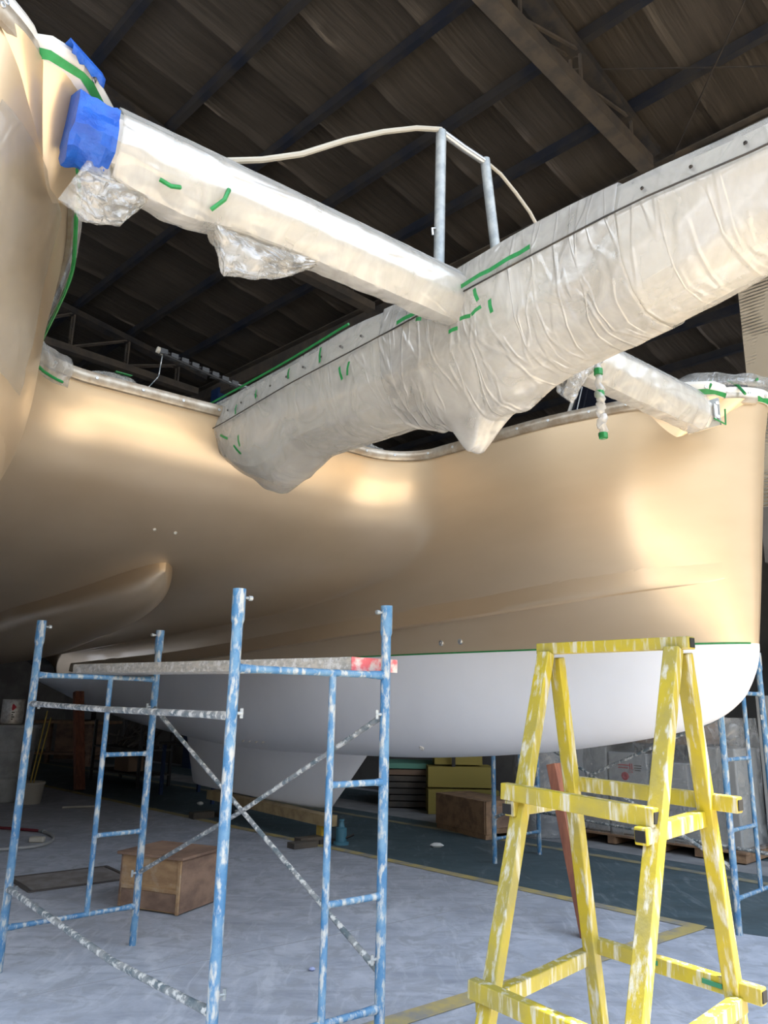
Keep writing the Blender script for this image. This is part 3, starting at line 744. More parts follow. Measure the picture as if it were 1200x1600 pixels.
# striker posts with plastic wrapped cap and stay
for (v0, v1, zb_) in ((-.20, -.18, 3.6), (.33, .18, 3.6)):
    b = MB(); b.tube([P(-.22, v0, zb_), P(-.22, v1, 4.70)], .030, 16); p_ = bpart(b, 'striker_post', DULL, angle=30); tag(p_, 'grey metal striker post above the spine')
    bb = MB(); zc_ = 4.05; xx = v0 + (v1 - v0) * (zc_ - zb_) / (4.7 - zb_); bb.tube([P(-.22, xx - .03, zc_), P(-.22, xx - .055, zc_ - .01), P(-.22, xx - .05, zc_ - .05)], .006, 6); bpart(bb, 'hook', STEEL, parent=p_)
b = MB(); b.tube([P(-.22, -.19, 4.70), P(-.22, 0, 4.685), P(-.22, .19, 4.68)], .022, 10); bpart(b, 'striker_crossbar', STEEL, angle=40)
b = MB(); sp_ = [(-2.0, 3.68), (-1.51, 3.82), (-1.31, 3.93), (-1.1, 4.07), (-.84, 4.29), (-.6, 4.47), (-.37, 4.62), (-.18, 4.715)]
b.tube([P(-.22, v, z) for v, z in sp_], .015, 8); o = bpart(b, 'stay_cover', CREAM); tag(o, 'cream sleeved stay curving over the posts')
b = MB(); b.tube([P(-.22, v, z) for v, z in ((.18, 4.69), (.32, 4.665), (.45, 4.60), (.58, 4.52), (.68, 4.42), (.85, 4.2), (1.4, 3.7))], .011, 8); bpart(b, 'stay_cover', CREAM)
# saloon window frame at the far side
b = MB(); 
wp = [P(-1.9, 2.9, 3.9), P(-1.62, 2.9, 4.50), P(-1.56, 2.9, 4.545), P(-1.15, 2.9, 4.40), P(-1.12, 2.9, 3.9)]
b.tube(wp, .018, 8); fr = bpart(b, 'windscreen', GEL, angle=40); tag(fr, 'white framed dark tinted windscreen above the far hull')
b = MB(); b.add([p + Vector((.01, 0, 0)) for p in wp] + [p + Vector((.03, 0, 0)) for p in wp], [(0, 1, 2, 3, 4), (9, 8, 7, 6, 5)]); bpart(b, 'pane', GLASS, parent=fr, smooth=False)
b = MB(); b.box(P(-1.5, 3.0, 3.8), (.2, .9, .25)); bpart(b, 'windscreen_base', GEL, parent=fr, bevel=.02)
b = MB(); b.tube([P(-1.72, 2.87, 3.95), P(-1.56, 2.87, 4.42)], .006, 6); b.tube([P(-1.6, 2.87, 4.14), P(-1.55, 2.87, 4.13)], .014, 6); bpart(b, 'wiper', STEEL, parent=fr)
# folded mast track overhanging the bridge deck
b = MB(); aa, bb_ = P(-3.9, -.28, 4.63), P(-3.9, .62, 4.50)
for off in (-.03, .03):
    b.tube([aa + Vector((0, off, off)), bb_ + Vector((0, off, off))], .012, 6)
for i in range(9):
    q = aa.lerp(bb_, i / 8.5); b.box(q, (.07, .06, .05))
tk = bpart(b, 'furling_track', BLACK, angle=30); tag(tk, 'black slotted track with a cream end cap')
b = MB(); b.tube([aa + Vector((-.06, 0, .01)), aa], .03, 10); bpart(b, 'end_cap', CREAM, parent=tk)
b = MB(); b.tube([aa, aa + Vector((-.02, 0, -.25)), aa + Vector((-.15, 0, -.45)), P(-3.6, -.42, 3.75)], .005, 6); bpart(b, 'lashing', SCAFG, parent=tk)
b = MB(); b.tube([bb_ + Vector((-.25, .0, .03)), P(-3.7, 1.5, 4.45), P(-3.7, 2.2, 3.75)], .008, 6); bpart(b, 'pole', DULL, parent=tk)
b = MB(); b.tube([bb_, P(-3.9, 1.2, 4.3), P(-3.9, 1.6, 3.7)], .02, 6); bpart(b, 'support_arm', BLACK, parent=tk)
# dark moulded step at the far end of the tunnel
b = MB(); rows = []
for i in range(12):
    a = pi * i / 11; rows.append([P(-14.4 + dd, 1.15 + .75 * cos(a), 1.95 + .42 * sin(a)) for dd in (-.7, .7)])
b.loft(rows, False); o = bpart(b, 'stern_arch', mat('dark_gloss', (.03, .03, .035), rough=.2, coat=.5)); tag(o, 'dark glossy curved moulding at the stern')

# ================================================================ MASKING FILM (lies on the beams)
def sheet(mbx, name, m, label, sub=None, cat='plastic sheet', group=None):
    o = mbx.build(name, m, angle=42, fix=False, mx=BM); tag(o, label, cat, group)
    s = o.modifiers.new('thick', 'SOLIDIFY'); s.thickness = .0012
    return o
def fold(u, a, seed, amp):
    p = Vector((u * 1.0, a * .8, seed))
    n1 = abs(noise.noise(Vector((u * 4.0 + a * .9, a * .55, seed)))) ; n2 = noise.noise(Vector((u * 11 + a * 2.0, a * 1.3, seed + 5)))
    return amp * (1.2 * (.5 - n1) + .45 * n2)
def wrap_longeron(u0, u1, n, sag, seed, infl=.014):
    b = MB(); rows = []
    for i in range(n + 1):
        u = u0 + (u1 - u0) * i / n
        cs = lon_ring(u, infl)
        # resample section evenly
        seg = [(Vector(cs[k]), Vector(cs[(k + 1) % len(cs)])) for k in range(len(cs))]
        L = [(q - p).length for p, q in seg]; T = sum(L); M = 96; row = []
        k = 0; acc = 0
        for j in range(M):
            t = T * j / M
            while acc + L[k] < t and k < len(L) - 1: acc += L[k]; k += 1
            p = seg[k][0].lerp(seg[k][1], (t - acc) / max(L[k], 1e-6))
            c = Vector((0, 3.4)); d = (p - c).normalized()
            low = min(1, max(0, (3.5 - p.y) / .25))
            f = fold(u, math.atan2(d.y, d.x) * 2, seed, (.0012 + .005 * low) if infl < .03 else (.005 + .018 * low))
            f += .006
            dz = -sag(u) * max(0, min(1, (3.28 - p.y) / .2)) ** 1.2
            if dz < -.03: dz += .02 * noise.noise(Vector((u * 9, p.x * 9, seed)))
            row.append(P(u, p.x + d.x * f + (0.0 if dz > -.02 else -p.x * .6 * min(1, -dz / .25)), p.y + d.y * max(f, -.005) + dz))
        rows.append(row)
    b.loft(rows, True); return b
def sagA(u):
    return .22 * math.exp(-((u + .14) / .12) ** 2) + .08 * math.exp(-((u + .35) / .25) ** 2) + .10 * math.exp(-((u - .12) / .16) ** 2) + .14 * math.exp(-((u + 2.55) / .3) ** 2) * 0
lonA = sheet(wrap_longeron(-3.02, -.36, 110, lambda u: .07 * math.exp(-((u + 2.15) / .14) ** 2), 1.0), 'plastic_sheet', FILM, 'clear film wrapped round the aft half of the spine beam, next to the bridge deck')
lonB = sheet(wrap_longeron(-.62, .95, 110, sagA, 4.0, .022), 'plastic_sheet', FILMM, 'bunched plastic film round the middle of the spine beam, sagging to a point underneath')
lonC = sheet(wrap_longeron(.62, 2.5, 80, lambda u: 0, 8.0, .012), 'plastic_sheet', FILM, 'plastic film wrapped round the forward end of the spine beam, over the yellow stand')
def tape(parent, a, b, wd=.02, m=GREEN, nrm=(-1, 0, 0), lab=None, curve=0):
    a, b = Vector(a), Vector(b); d = (b - a); n_ = Vector(nrm).normalized(); s_ = d.normalized().cross(n_).normalized() * wd / 2
    mbx = MB(); pts = []
    K = max(2, int(d.length / .06))
    for i in range(K + 1):
        p = a.lerp(b, i / K) + n_ * (.004 + curve * sin(pi * i / K) + .004 * sin(i * 2.1)); pts.append([p - s_, p + s_, p + s_ - n_ * .002, p - s_ - n_ * .002])
    mbx.loft(pts, True, True)
    o = mbx.build('tape_strip', m, parent, angle=30)
    return o
def side(u, z, off=.035):                            # on the near side face of the film-covered spine
    zt, zc, zb = lerp(u, TOPZ), lerp(u, CRZ), lerp(u, BTZ)
    v = -.27 if z < zc else -.27 + .05 * (z - zc) / max(.05, zt - zc)
    if z < zb + .19: v = -.24 + .05 * (zb + .19 - z) / .13
    return P(u, v - off, z)
TA = [(-2.33, 3.63, -2.31, 3.55), (-2.05, 3.66, -2.03, 3.59), (-1.62, 3.68, -1.60, 3.60), (-1.25, 3.70, -1.22, 3.58), (-2.52, 3.44, -2.40, 3.38), (-2.23, 3.36, -2.20, 3.27), (-2.29, 3.30, -2.27, 3.24), (-.98, 3.46, -.95, 3.37), (-.88, 3.46, -.90, 3.38)]
for ua, za, ub, zb_ in TA: tape(lonA, side(ua, za), side(ub, zb_), .018)
b = MB(); tl = [P(u, -.235, lerp(u, TOPZ) + .032) for u in [-3.0 + i * .1 for i in range(21)]]
b.tube(tl, .009, 6); b.build('tape_edge', GREEN, lonA, angle=40)
tb = tape(lonB, side(-.42, 3.52, .055), side(.52, 3.53, .055), .022)
for ua, za, ub, zb_ in [(.18, 3.46, .20, 3.39), (.28, 3.36, .29, 3.29), (.08, 3.34, .15, 3.33), (.0, 3.30, .06, 3.30), (.16, 3.33, .22, 3.35), (-.25, 3.47, -.21, 3.46)]: tape(lonB, side(ua, za, .06), side(ub, zb_, .06), .020)
# crossbeam film
def wrap_beam(v0, v1, n, seed, sag=lambda v: 0, sc=1.0):
    b = MB(); rows = []
    for i in range(n + 1):
        v = v0 + (v1 - v0) * i / n; row = []
        base = oct_ring(P(-.03, v, 3.515 + .02 * (1 - (v / 2.1) ** 2)), Vector((0, 1, 0)), Vector((0, 0, 1)), .098 * sc, .124 * sc)
        cen = P(-.03, v, 3.53)
        for k in range(8):
            for j in range(6):
                p = base[k].lerp(base[(k + 1) % 8], j / 6); d = (p - cen).normalized(); ang = math.atan2(d.z, d.y)
                low = max(0, -d.z)
                f = fold(v * 1.6, ang * 1.4, seed, .002 + .010 * low)
                p = p + d * (f + .006)
                p.z -= sag(v) * low ** 2
                row.append(p)
        rows.append(row)
    b.loft(rows, True); return b
beamL = sheet(wrap_beam(-2.03, -.16, 110, 2.0, lambda v: .03 + .05 * math.exp(-((v + 1.75) / .2) ** 2)), 'plastic_sheet', FILMB, 'film wrapped round the long left stretch of crossbeam beside the blue tape')
beamR = sheet(wrap_beam(.30, 2.05, 90, 6.0, lambda v: .02, 1.04), 'plastic_sheet', FILMB, 'film wrapped round the short right stretch of crossbeam by the far bow')
# loose hanging film
def flap(name, top, bot, label, seed, nx=26, ny=16, depth=.06, m=FILMT, tapes=()):
    b = MB()
    rows = []
    def along(l, t):
        L = [(Vector(l[i + 1]) - Vector(l[i])).length for i in range(len(l) - 1)]; T = sum(L); x = t * T
        for i, q in enumerate(L):
            if x <= q or i == len(L) - 1: return Vector(l[i]).lerp(Vector(l[i + 1]), min(1, x / q))
            x -= q
    for face in (0, 1):
        rr = []
        for j in range(ny + 1):
            t = j / ny; row = []
            for i in range(nx + 1):
                s_ = i / nx; p = along(top, s_).lerp(along(bot, s_), t)
                bell = sin(pi * t) * .5 + .5 * t * (1 - t)
                wob = noise.noise(Vector((s_ * 7, t * 3, seed + face * 3)))
                w2 = noise.noise(Vector((s_ * 17, t * 11, seed + 9 + face * 3)))
                q = P(p.x, p.y, p.z); q += Vector((0, (-1 if face else 1) * depth * bell * (1 + wob) + .03 * wob + .014 * w2, .012 * w2))
                row.append(q)
            rr.append(row)
        b.loft(rr, False)
    return sheet(b, name, m, label, cat='plastic sheet')
# top / bottom outlines are (u, v, z)
flA = flap('plastic_sheet', [(-.03, -2.08, 3.47), (-.03, -1.98, 3.42), (-.03, -1.80, 3.40)], [(-.03, -2.19, 3.20), (-.03, -2.08, 3.155), (-.03, -1.97, 3.19), (-.03, -1.86, 3.36)], 'crumpled film bag hanging below the blue taped beam end', 3.0)
flB = flap('plastic_sheet', [(-.03, -1.64, 3.40), (-.03, -1.4, 3.41), (-.03, -1.05, 3.43)], [(-.03, -1.60, 3.31), (-.03, -1.55, 3.15), (-.03, -1.42, 3.185), (-.03, -1.27, 3.25), (-.03, -1.12, 3.36)], 'torn film flap drooping under the middle of the left crossbeam', 12.0)
flC = flap('plastic_sheet', [(.12, .40, 3.35), (.12, .60, 3.45), (.12, .80, 3.55)], [(.12, .39, 3.12), (.12, .48, 3.10), (.12, .60, 3.28), (.12, .80, 3.46)], 'bunched film hanging between the spine beam and the right crossbeam', 22.0)
def band(parent, pts, r=.009):
    b = MB(); b.tube([P(*p) for p in pts], r, 6); return b.build('tape_strip', GREEN, parent, angle=40)
band(flA, [(.06, -1.87, 3.385), (.07, -1.83, 3.37), (.06, -1.79, 3.39)]); band(flB, [(.08, -1.60, 3.46), (.09, -1.62, 3.40), (.05, -1.655, 3.36)])
band(flC, [(.20, .86, 3.62), (.22, .84, 3.55), (.2, .78, 3.46)], .008)
# taped wrapped rope end hanging from the spine
b = MB(); pts = []
for i in range(40):
    t = i / 39; pts.append(P(.16 + .006 * sin(i * 1.3), .665 + .02 * t + .012 * sin(i * .9) * t, 3.42 - .47 * t))
b.tube(pts, [.018 + .010 * abs(sin(i * 1.7)) * (1 if i > 15 else .1) for i in range(40)], 9)
ro = b.build('film_rope', FILMB, mx=BM, angle=50); tag(ro, 'twisted tail of film hanging down with green tape bands', 'plastic sheet')
for z0, h_ in ((3.33, .035), (3.20, .03), (2.955, .03)):
    b = MB(); tt = (3.42 - z0) / .47; b.tube([P(.16, .665 + .02 * tt, z0 + h_ / 2), P(.16, .665 + .02 * tt, z0 - h_ / 2)], .025, 9); b.build('tape_band', GREEN, ro, angle=40)
# blue tape on the near beam end
b = MB(); rows = []
for i in range(9):
    v = -2.19 + .145 * i / 8; row = []
    for k in range(18):
        a = 2 * pi * (k + .35 * noise.noise(Vector((i * 1.7, k * 1.3, 0)))) / 18; n_ = noise.noise(Vector((v * 14, cos(a) * 2.0, sin(a) * 2.0))) + .5 * noise.noise(Vector((v * 30, a * 1.5, 2)))
        row.append(P(-.03 + (.100 + .022 * n_) * cos(a) * 1.1, v + .02 * noise.noise(Vector((a, 3, i * .1))), 3.50 + (.130 + .026 * n_) * sin(a)))
    rows.append(row)
b.loft(rows, True, True); bt = b.build('blue_tape_wrap', BLUETAPE, mx=BM, angle=18); tag(bt, 'crinkled blue masking tape round the near end of the crossbeam', 'tape')
b = MB(); rows = []
for i in range(9):
    t = i / 8; c = P(.100 - .085 * t, -2.25 + .14 * t, ZR + .035)
    rows.append([c + Vector((-.02, .10, .055)), c + Vector((.0, -.004, .052)), c + Vector((.012, -.016, .02)), c + Vector((.010, -.012, -.012 + .01 * sin(i * 2.3)))])
b.loft(rows, False); o = b.build('blue_tape_patch', BLUETAPE, mx=BM, angle=18); tag(o, 'blue tape folded over the white rim of the near bow', 'tape')
sm = o.modifiers.new('thick', 'SOLIDIFY'); sm.thickness = .003
# film over the far bow top
b = MB(); rows = []
for i in range(22):
    t = i / 21; u = .24 - .85 * t; row = []
    hb = lerp(math.sqrt(max(0, .21 - u)) if u < .21 else 0, DECKV)
    for j in range(15):
        a = pi * j / 14; r_ = .13 * (.5 + .5 * sin(pi * min(1, t * 1.2)))
        n_ = noise.noise(Vector((u * 7, j * .5, 2)))
        row.append(P(u, VC - (hb + .03) * cos(a) * (1 + .04 * n_), ZR + .10 + (.02 + r_) * sin(a) ** .7 * (1 + .5 * n_)))
    rows.append(row)
b.loft(rows, False); bf = sheet(b, 'plastic_sheet', FILMD, 'clear film taped over the top of the far right bow')
for (ua, va, za, ub, vb, zb_) in ((.18, 2.36, 3.66, .0, 2.5, 3.86), (.02, 2.16, 3.68, .02, 2.2, 3.76), (.21, 2.5, 3.80, .1, 2.7, 3.88)):
    b = MB(); b.tube([P(ua, va, za), P((ua + ub) / 2 + .02, (va + vb) / 2 - .02, (za + zb_) / 2), P(ub, vb, zb_)], .010, 6); b.build('tape_strip', GREEN, bf)
# film over the near rim + film strip taped to the near topsides
def rim_film(k0, k1, sg, label, drop=.2, seed=1.0):
    pr = u_loop(ZR); b = MB(); rows = []
    for k in range(k0, k1 + 1):
        u, v = pr[k]; v = pv(u, v, ZR)
        row = []
        for dz, dn in ((.11, .0), (.085, .045), (.0, .062), (-.05, .05), (-.1 * drop / .2, .04), (-drop, .035)):
            n_ = noise.noise(Vector((k * .9, dz * 12, seed)))
            t = Vector((-1.0 - u, -v)).normalized()
            row.append(P(u + t.x * (dn + .012 * n_), sg * (v + t.y * (dn + .012 * n_)), ZR + dz + .01 * n_))
        rows.append(row)
    b.loft(rows, False); return sheet(b, 'plastic_sheet', FILMD, label)
rfm = rim_film(22, NS + 12, -1, 'narrow film skirt taped along the rim of the near left hull', .13, 3)
tl = []
pr = u_loop(ZR)
for k in range(24, NS + 12):
    u, v = pr[k]; v = pv(u, v, ZR); t = Vector((-1.0 - u, -v)).normalized(); tl.append(P(u + t.x * .045, -(v + t.y * .045), ZR - .105))
b = MB(); b.tube(tl, .010, 6); b.build('tape_edge', GREEN, rfm, angle=40)
# film hanging down the inner face of the near bow
b = MB(); rows = []
for i in range(15):
    t = i / 14; z = 3.42 - .80 * t; row = []
    for j in range(15):
        u = .06 - .55 * j / 14
        row.append(P(u, -pv(u, VC - hin(u, z), z) + .012 + .006 * noise.noise(Vector((u * 8, z * 3, 1))) + (.012 if i > 12 else 0), z))
    rows.append(row)
b.loft(rows, False); sheet(b, 'plastic_sheet', FILMN, 'thin clear film hanging down the inner face of the near left bow')
# crumpled film bits on the bridge deck edge
for q, (u, v, wd, lab) in enumerate(((-2.85, -1.05, .42, 'flat film pack with green tape lying on the left of the bridge deck rim'), (-2.85, 1.35, .30, 'clear plastic tray lying at the far corner of the bridge deck rim'))):
    b = MB(); rows = []
    for i in range(12):
        row = []
        for j in range(7):
            n_ = noise.noise(Vector((i * .6, j * .7, q * 5)))
            row.append(P(u - .14 + .28 * j / 6, v - wd / 2 + wd * i / 11, ZR + .06 + .10 * (1 - (2 * j / 6 - 1) ** 2) ** .5 * (1 - (2 * i / 11 - 1) ** 4) + .03 * n_))
        rows.append(row)
    b.loft(rows, False); o = sheet(b, 'plastic_bag', FILMT, lab, cat='plastic bag')
    if q == 0:
        t_ = MB(); t_.box(P(u + .1, v + .05, ZR + .15), (.12, .03, .004)); t_.build('tape_strip', GREEN, o)
# small bottle on the rim of the far hull
b = MB(); b.lathe(P(-2.04, 1.80, ZR + .06), [(.028, 0), (.03, .01), (.03, .06), (.014, .085), (.012, .10)], 12); bo = b.build('plastic_bottle', CREAM, mx=BM); tag(bo, 'small clear bottle standing on the far hull rim', 'bottle')
b = MB(); b.lathe(P(-2.04, 1.80, ZR + .16), [(.014, 0), (.014, .018)], 12); b.build('cap', GEL, bo)

# ================================================================ BLUE SCAFFOLD
LD = Vector((-.69, .724, 0)).normalized(); CD = Vector((LD.y, -LD.x, 0))
SA, SB, SCp, SDp = Vector((-2.11, 4.80, 0)), Vector((-1.525, 5.34, 0)), Vector((-.605, 3.24, 0)), Vector((.022, 3.73, 0))
def frame(a, b, lab, hgt=1.96, inner=.60, mat_=SCAF, heights=(1.15, .67)):
    root = empty('ladder_scaffold', a); tag(root, lab, 'scaffold')
    d = b - a; o0 = Vector((0, 0, 0))
    def pt(t, z): return d * t + Vector((0, 0, z))
    for t in (0, 1):
        m_ = MB(); m_.tube([pt(t, .0), pt(t, hgt - .14), ], .0232, 14); p_ = m_.build('post', mat_, root, angle=40)
        m_ = MB(); m_.tube([pt(t, hgt - .145), pt(t, hgt - .13), pt(t, hgt)], [.0245, .0285, .0285], 14); m_.build('sleeve', mat_, p_, angle=40)
        dd = d.normalized() if t == 0 else -d.normalized()
        s_ = 1
        m_ = MB(); q = pt(t, hgt - .035); m_.tube([q + dd * .02, q + dd * .048], .006, 8); m_.tube([q + dd * .045, q + dd * .062], .011, 8); m_.build('bolt', DULL, p_, angle=40)
        for zz in (1.45, .42):
            m_ = MB(); q = pt(t, zz); ex = -CD.cross(Vector((0, 0, 1))) * 0 + Vector((-LD.x, -LD.y, 0)) * (1 if a is not SA and False else 0)
            m_.tube([q + dd * .018, q + dd * .05], .007, 8); m_.box(q + dd * .045, (.012, .012, .04)); m_.build('brace_pin', DULL, p_, angle=40)
    def bar(t0, t1, z, r=.0155):
        m_ = MB(); m_.tube([pt(t0, z), pt(t0 + (t1 - t0) * .12, z), pt(t0 + (t1 - t0) * .88, z), pt(t1, z)], [r * 1.35, r, r, r * 1.35], 12); return m_.build('rung', mat_, root, angle=40)
    bar(.02, .98, 1.63, .016); bar(.02, .98, .225, .015)
    m_ = MB(); m_.tube([pt(inner, .225), pt(inner, 1.63)], .0165, 12); m_.build('inner_post', mat_, root, angle=40)
    for h_ in heights: bar(inner, .98, h_, .0145)
    return root
fr1 = frame(SA, SB, 'rear ladder frame of the blue scaffold, by the wooden box')
fr2 = frame(SCp, SDp, 'front ladder frame of the blue scaffold under the red plank end', inner=.62)
def brace(pts, lab, r=.0125, name='scaffold_brace', m=SCAFG):
    P_ = [Vector(p) for p in pts]; dn = []
    for i in range(len(P_) - 1):
        for k in range(6): dn.append(P_[i].lerp(P_[i + 1], k / 6))
    dn.append(P_[-1])
    b = MB(); b.tube(dn, [r * 1.25 if i in (0, len(dn) - 1) else r for i in range(len(dn))], 10); o = b.build(name, m, angle=40); tag(o, lab, 'scaffold brace'); return o
up_ = lambda p, z: Vector((p.x, p.y, z))
off = CD * -.03
br1 = brace([up_(SA, 1.46) + off * 0, up_(SA.lerp(SCp, .45), 1.445), up_(SCp, 1.44) + off * 0], 'level grey tube joining the two near scaffold posts', .016)
br2 = brace([up_(SA, .43), up_(SA.lerp(SCp, .3), .395) , up_(SA.lerp(SCp, .62), .355), up_(SCp, .365)], 'bent grey tube low down between the two near scaffold posts', .0165)
br3 = brace([up_(SB, 1.45), up_(SDp, .36)], 'grey diagonal tube running down right from the rear scaffold post', .0125)
br4 = brace([up_(SDp, 1.45), up_(SDp.lerp(SB, .5), .91), up_(SB, .42)], 'grey diagonal tube running down left from the front scaffold post', .0125)
for o in (br1, br2, br3, br4): o['group'] = 'scaffold braces'
# plank
pk = Vector((-.10, 3.62, 1.66)); e1 = Vector((.15, 3.50, 1.66)); 
near = [Vector((-.14, 3.66, 1.648)), Vector((-2.16, 5.50, 1.665))]
wv = CD * .30
d_ = (near[1] - near[0])
b = MB(); th = Vector((0, 0, .062))
n0, n1 = near
far0, far1 = n0 + wv, n1 + wv
b.add([n0, far0, far1, n1, n0 + th, far0 + th, far1 + th, n1 + th], [(0, 3, 2, 1), (4, 5, 6, 7), (0, 4, 7, 3), (1, 2, 6, 5), (3, 7, 6, 2)])
b.mi = 0; plk = b.build('scaffold_plank', PLANK, bevel=.005, smooth=False); tag(plk, 'weathered thick plank with a red painted end laid across the scaffold', 'plank')
b = MB(); e_ = (n0 - n1).normalized() * .004
b.add([n0, far0, far0 + th, n0 + th, n0 + e_, far0 + e_, far0 + th + e_, n0 + th + e_], [(0, 1, 2, 3), (4, 7, 6, 5), (0, 4, 5, 1), (1, 5, 6, 2), (2, 6, 7, 3), (3, 7, 4, 0)])
o = b.build('plank_end', PINK, plk, smooth=False); tag(o, 'faded red painted end')

# ================================================================ YELLOW STAND
PR = Vector((1.146, 2.867, 0)); PL = PR + LD * .60
stand = empty('yellow_work_stand', PR); tag(stand, 'tall yellow steel work stand with splayed box tube legs, front right', 'work stand')
def SP(l, r, z): return LD * (l * .60) + CD * (-r) * -1 + Vector((0, 0, z))
def yb(name, a, b_, wd=.058, ht=.058, side=None, open_=True):
    m_ = MB(); m_.beam(a, b_, wd, ht, side); o = m_.build(name, YEL, stand, smooth=False, bevel=.004)
    return o
def endcap(par, a, b_, s=.044, side=None):
    d = (Vector(b_) - Vector(a)).normalized(); m_ = MB(); m_.beam(Vector(b_) - d * .002, Vector(b_) + d * .0035, s, s, side); m_.build('dark_end_plate', HOLLOWSHADE, par, smooth=False)  # dark plate painted as the shade inside the hollow tube end
tb_ = yb('top_bar', SP(1.06, -.05, 1.735), SP(-.04, -.05, 1.735), .055, .045, CD); endcap(tb_, SP(1.04, -.05, 1.735), SP(-.04, -.05, 1.735), .034, CD)
for l in (0.05, .97):
    kf = -.70 if l < .5 else -.66
    lf = yb('leg', SP(l, -.085, 1.715), SP(l, kf, 0), .058, .045, LD)
    lb = yb('leg', SP(l, -.01, 1.70), SP(l, .275 if l < .5 else .25, 0), .055, .045, LD)
# rails
fr_ = yb('rail', SP(1.06, -.315, 1.185), SP(.03, -.315, 1.155), .045, .06, CD); endcap(fr_, SP(1.06, -.315, 1.185), SP(.03, -.315, 1.155), .036, CD)
bk_ = yb('rail', SP(1.0, .10, 1.195), SP(-.14, .10, 1.175), .045, .055, CD); endcap(bk_, SP(1.0, .10, 1.195), SP(-.14, .10, 1.175), .036, CD)
s1 = yb('side_rail', SP(1.0, -.33, 1.125), SP(1.0, .12, 1.13), .045, .055, LD); endcap(s1, SP(1.0, .12, 1.125), SP(1.0, -.345, 1.125), .036, LD)
s2 = yb('side_rail', SP(.08, -.37, 1.10), SP(.08, .10, 1.12), .045, .055, LD); endcap(s2, SP(.08, .1, 1.12), SP(.08, -.37, 1.10), .036, LD)
f2 = yb('rail', SP(1.04, -.53, .56), SP(-.1, -.55, .53), .045, .06, CD)
b2 = yb('rail', SP(.98, .19, .575), SP(-.12, .19, .55), .045, .055, CD); endcap(b2, SP(.98, .19, .575), SP(-.12, .19, .55), .036, CD)
yb('side_rail', SP(1.02, -.50, .50), SP(1.02, .22, .53), .045, .055, LD)
yb('side_rail', SP(.02, -.52, .48), SP(.02, .2, .51), .045, .055, LD)
gp_ = mat('green_paint_smear', (.02, .16, .08), rough=.5)
for (l0, l1, z) in ((.62, .5, .578), (.22, .10, .558)):
    m_ = MB(); m_.beam(SP(l0, .163, z), SP(l1, .163, z - .004), .003, .016, CD); m_.build('paint_smear', gp_, b2, smooth=False)

# ================================================================ THINGS UNDER AND BEHIND THE BOAT
def bx(name, m, c, size, ax=None, parent=None, bevel=.003):
    return MB().box(c, size, ax).build(name, m, parent, smooth=False, bevel=bevel)
# wooden box
bxo = empty('wooden_box', (-1.575, 6.34, 0), radians(-23)); tag(bxo, 'low plywood box on the floor behind the blue scaffold', 'box')
bx('side_panel', PLY, (0, -.22, .19), (.54, .02, .36), parent=bxo); bx('side_panel', PLYD, (.27, 0, .19), (.02, .46, .36), parent=bxo); bx('side_panel', PLYD, (-.27, 0, .19), (.02, .46, .36), parent=bxo); bx('side_panel', PLY, (0, .22, .19), (.54, .02, .36), parent=bxo)
o = bx('lid', PLYD, (0, 0, .38), (.60, .52, .02), parent=bxo); bx('batten', PLY, (0, -.235, .155), (.5, .018, .03), parent=bxo); bx('lower_panel', PLYD, (0, -.233, .08), (.5, .01, .12), parent=bxo)
bx('corner_post', PLY, (.262, -.233, .19), (.025, .02, .37), parent=bxo)
# floor hatch
ht = empty('floor_hatch', (-2.61, 7.12, 0), radians(40)); tag(ht, 'flush rectangular metal hatch set into the concrete floor', 'hatch')
HM = mat('hatch_plate', (.22, .21, .205), rough=.7, col2=(.15, .13, .12), scale=6); HF = mat('hatch_frame', (.07, .06, .055), rough=.7)
bx('plate', HM, (0, 0, .006), (.78, .56, .006), parent=ht, bevel=0)
m_ = MB()
for c, s_ in (((0, .30, .007), (.86, .03, .01)), ((0, -.30, .007), (.86, .03, .01)), ((.42, 0, .007), (.03, .6, .01)), ((-.42, 0, .007), (.03, .6, .01))): m_.box(c, s_)
m_.build('frame', HF, ht, smooth=False)
# hose
def smooth_path(pts, n=8):
    pts = [Vector(p) for p in pts]; out = []
    for i in range(len(pts) - 1):
        p0, p1, p2, p3 = pts[max(0, i - 1)], pts[i], pts[i + 1], pts[min(len(pts) - 1, i + 2)]
        for k in range(n):
            t = k / n; out.append(.5 * ((2 * p1) + (p2 - p0) * t + (2 * p0 - 5 * p1 + 4 * p2 - p3) * t * t + (3 * p1 - p0 - 3 * p2 + p3) * t**3))
    return out + [pts[-1]]
ho = MB(); ho.tube(smooth_path([(-5.2, 9.9, .018), (-4.6, 9.62, .018), (-4.1, 9.48, .018), (-3.85, 9.40, .018)]), .016, 8); h1 = ho.build('air_hose', REDHOSE); tag(h1, 'dark red air hose joined to a grey hose on the floor at left', 'hose')
ho = MB(); ho.tube(smooth_path([(-3.85, 9.40, .018), (-3.60, 9.12, .018), (-3.46, 8.75, .018), (-3.52, 8.42, .018), (-3.9, 8.2, .018), (-4.6, 8.1, .018)]), .016, 8); ho.build('hose_tail', HOSE, h1)
ho = MB(); ho.tube([(-3.86, 9.41, .02), (-3.78, 9.33, .02)], .022, 8); ho.build('hose_coupling', DULL, h1)
b = MB(); b.box((-3.62, 8.78, .03), (.16, .07, .06)); o = b.build('scraper', CREAM, bevel=.015); tag(o, 'small cream block lying beside the grey hose', 'scraper'); o.rotation_euler = (0, 0, 0)
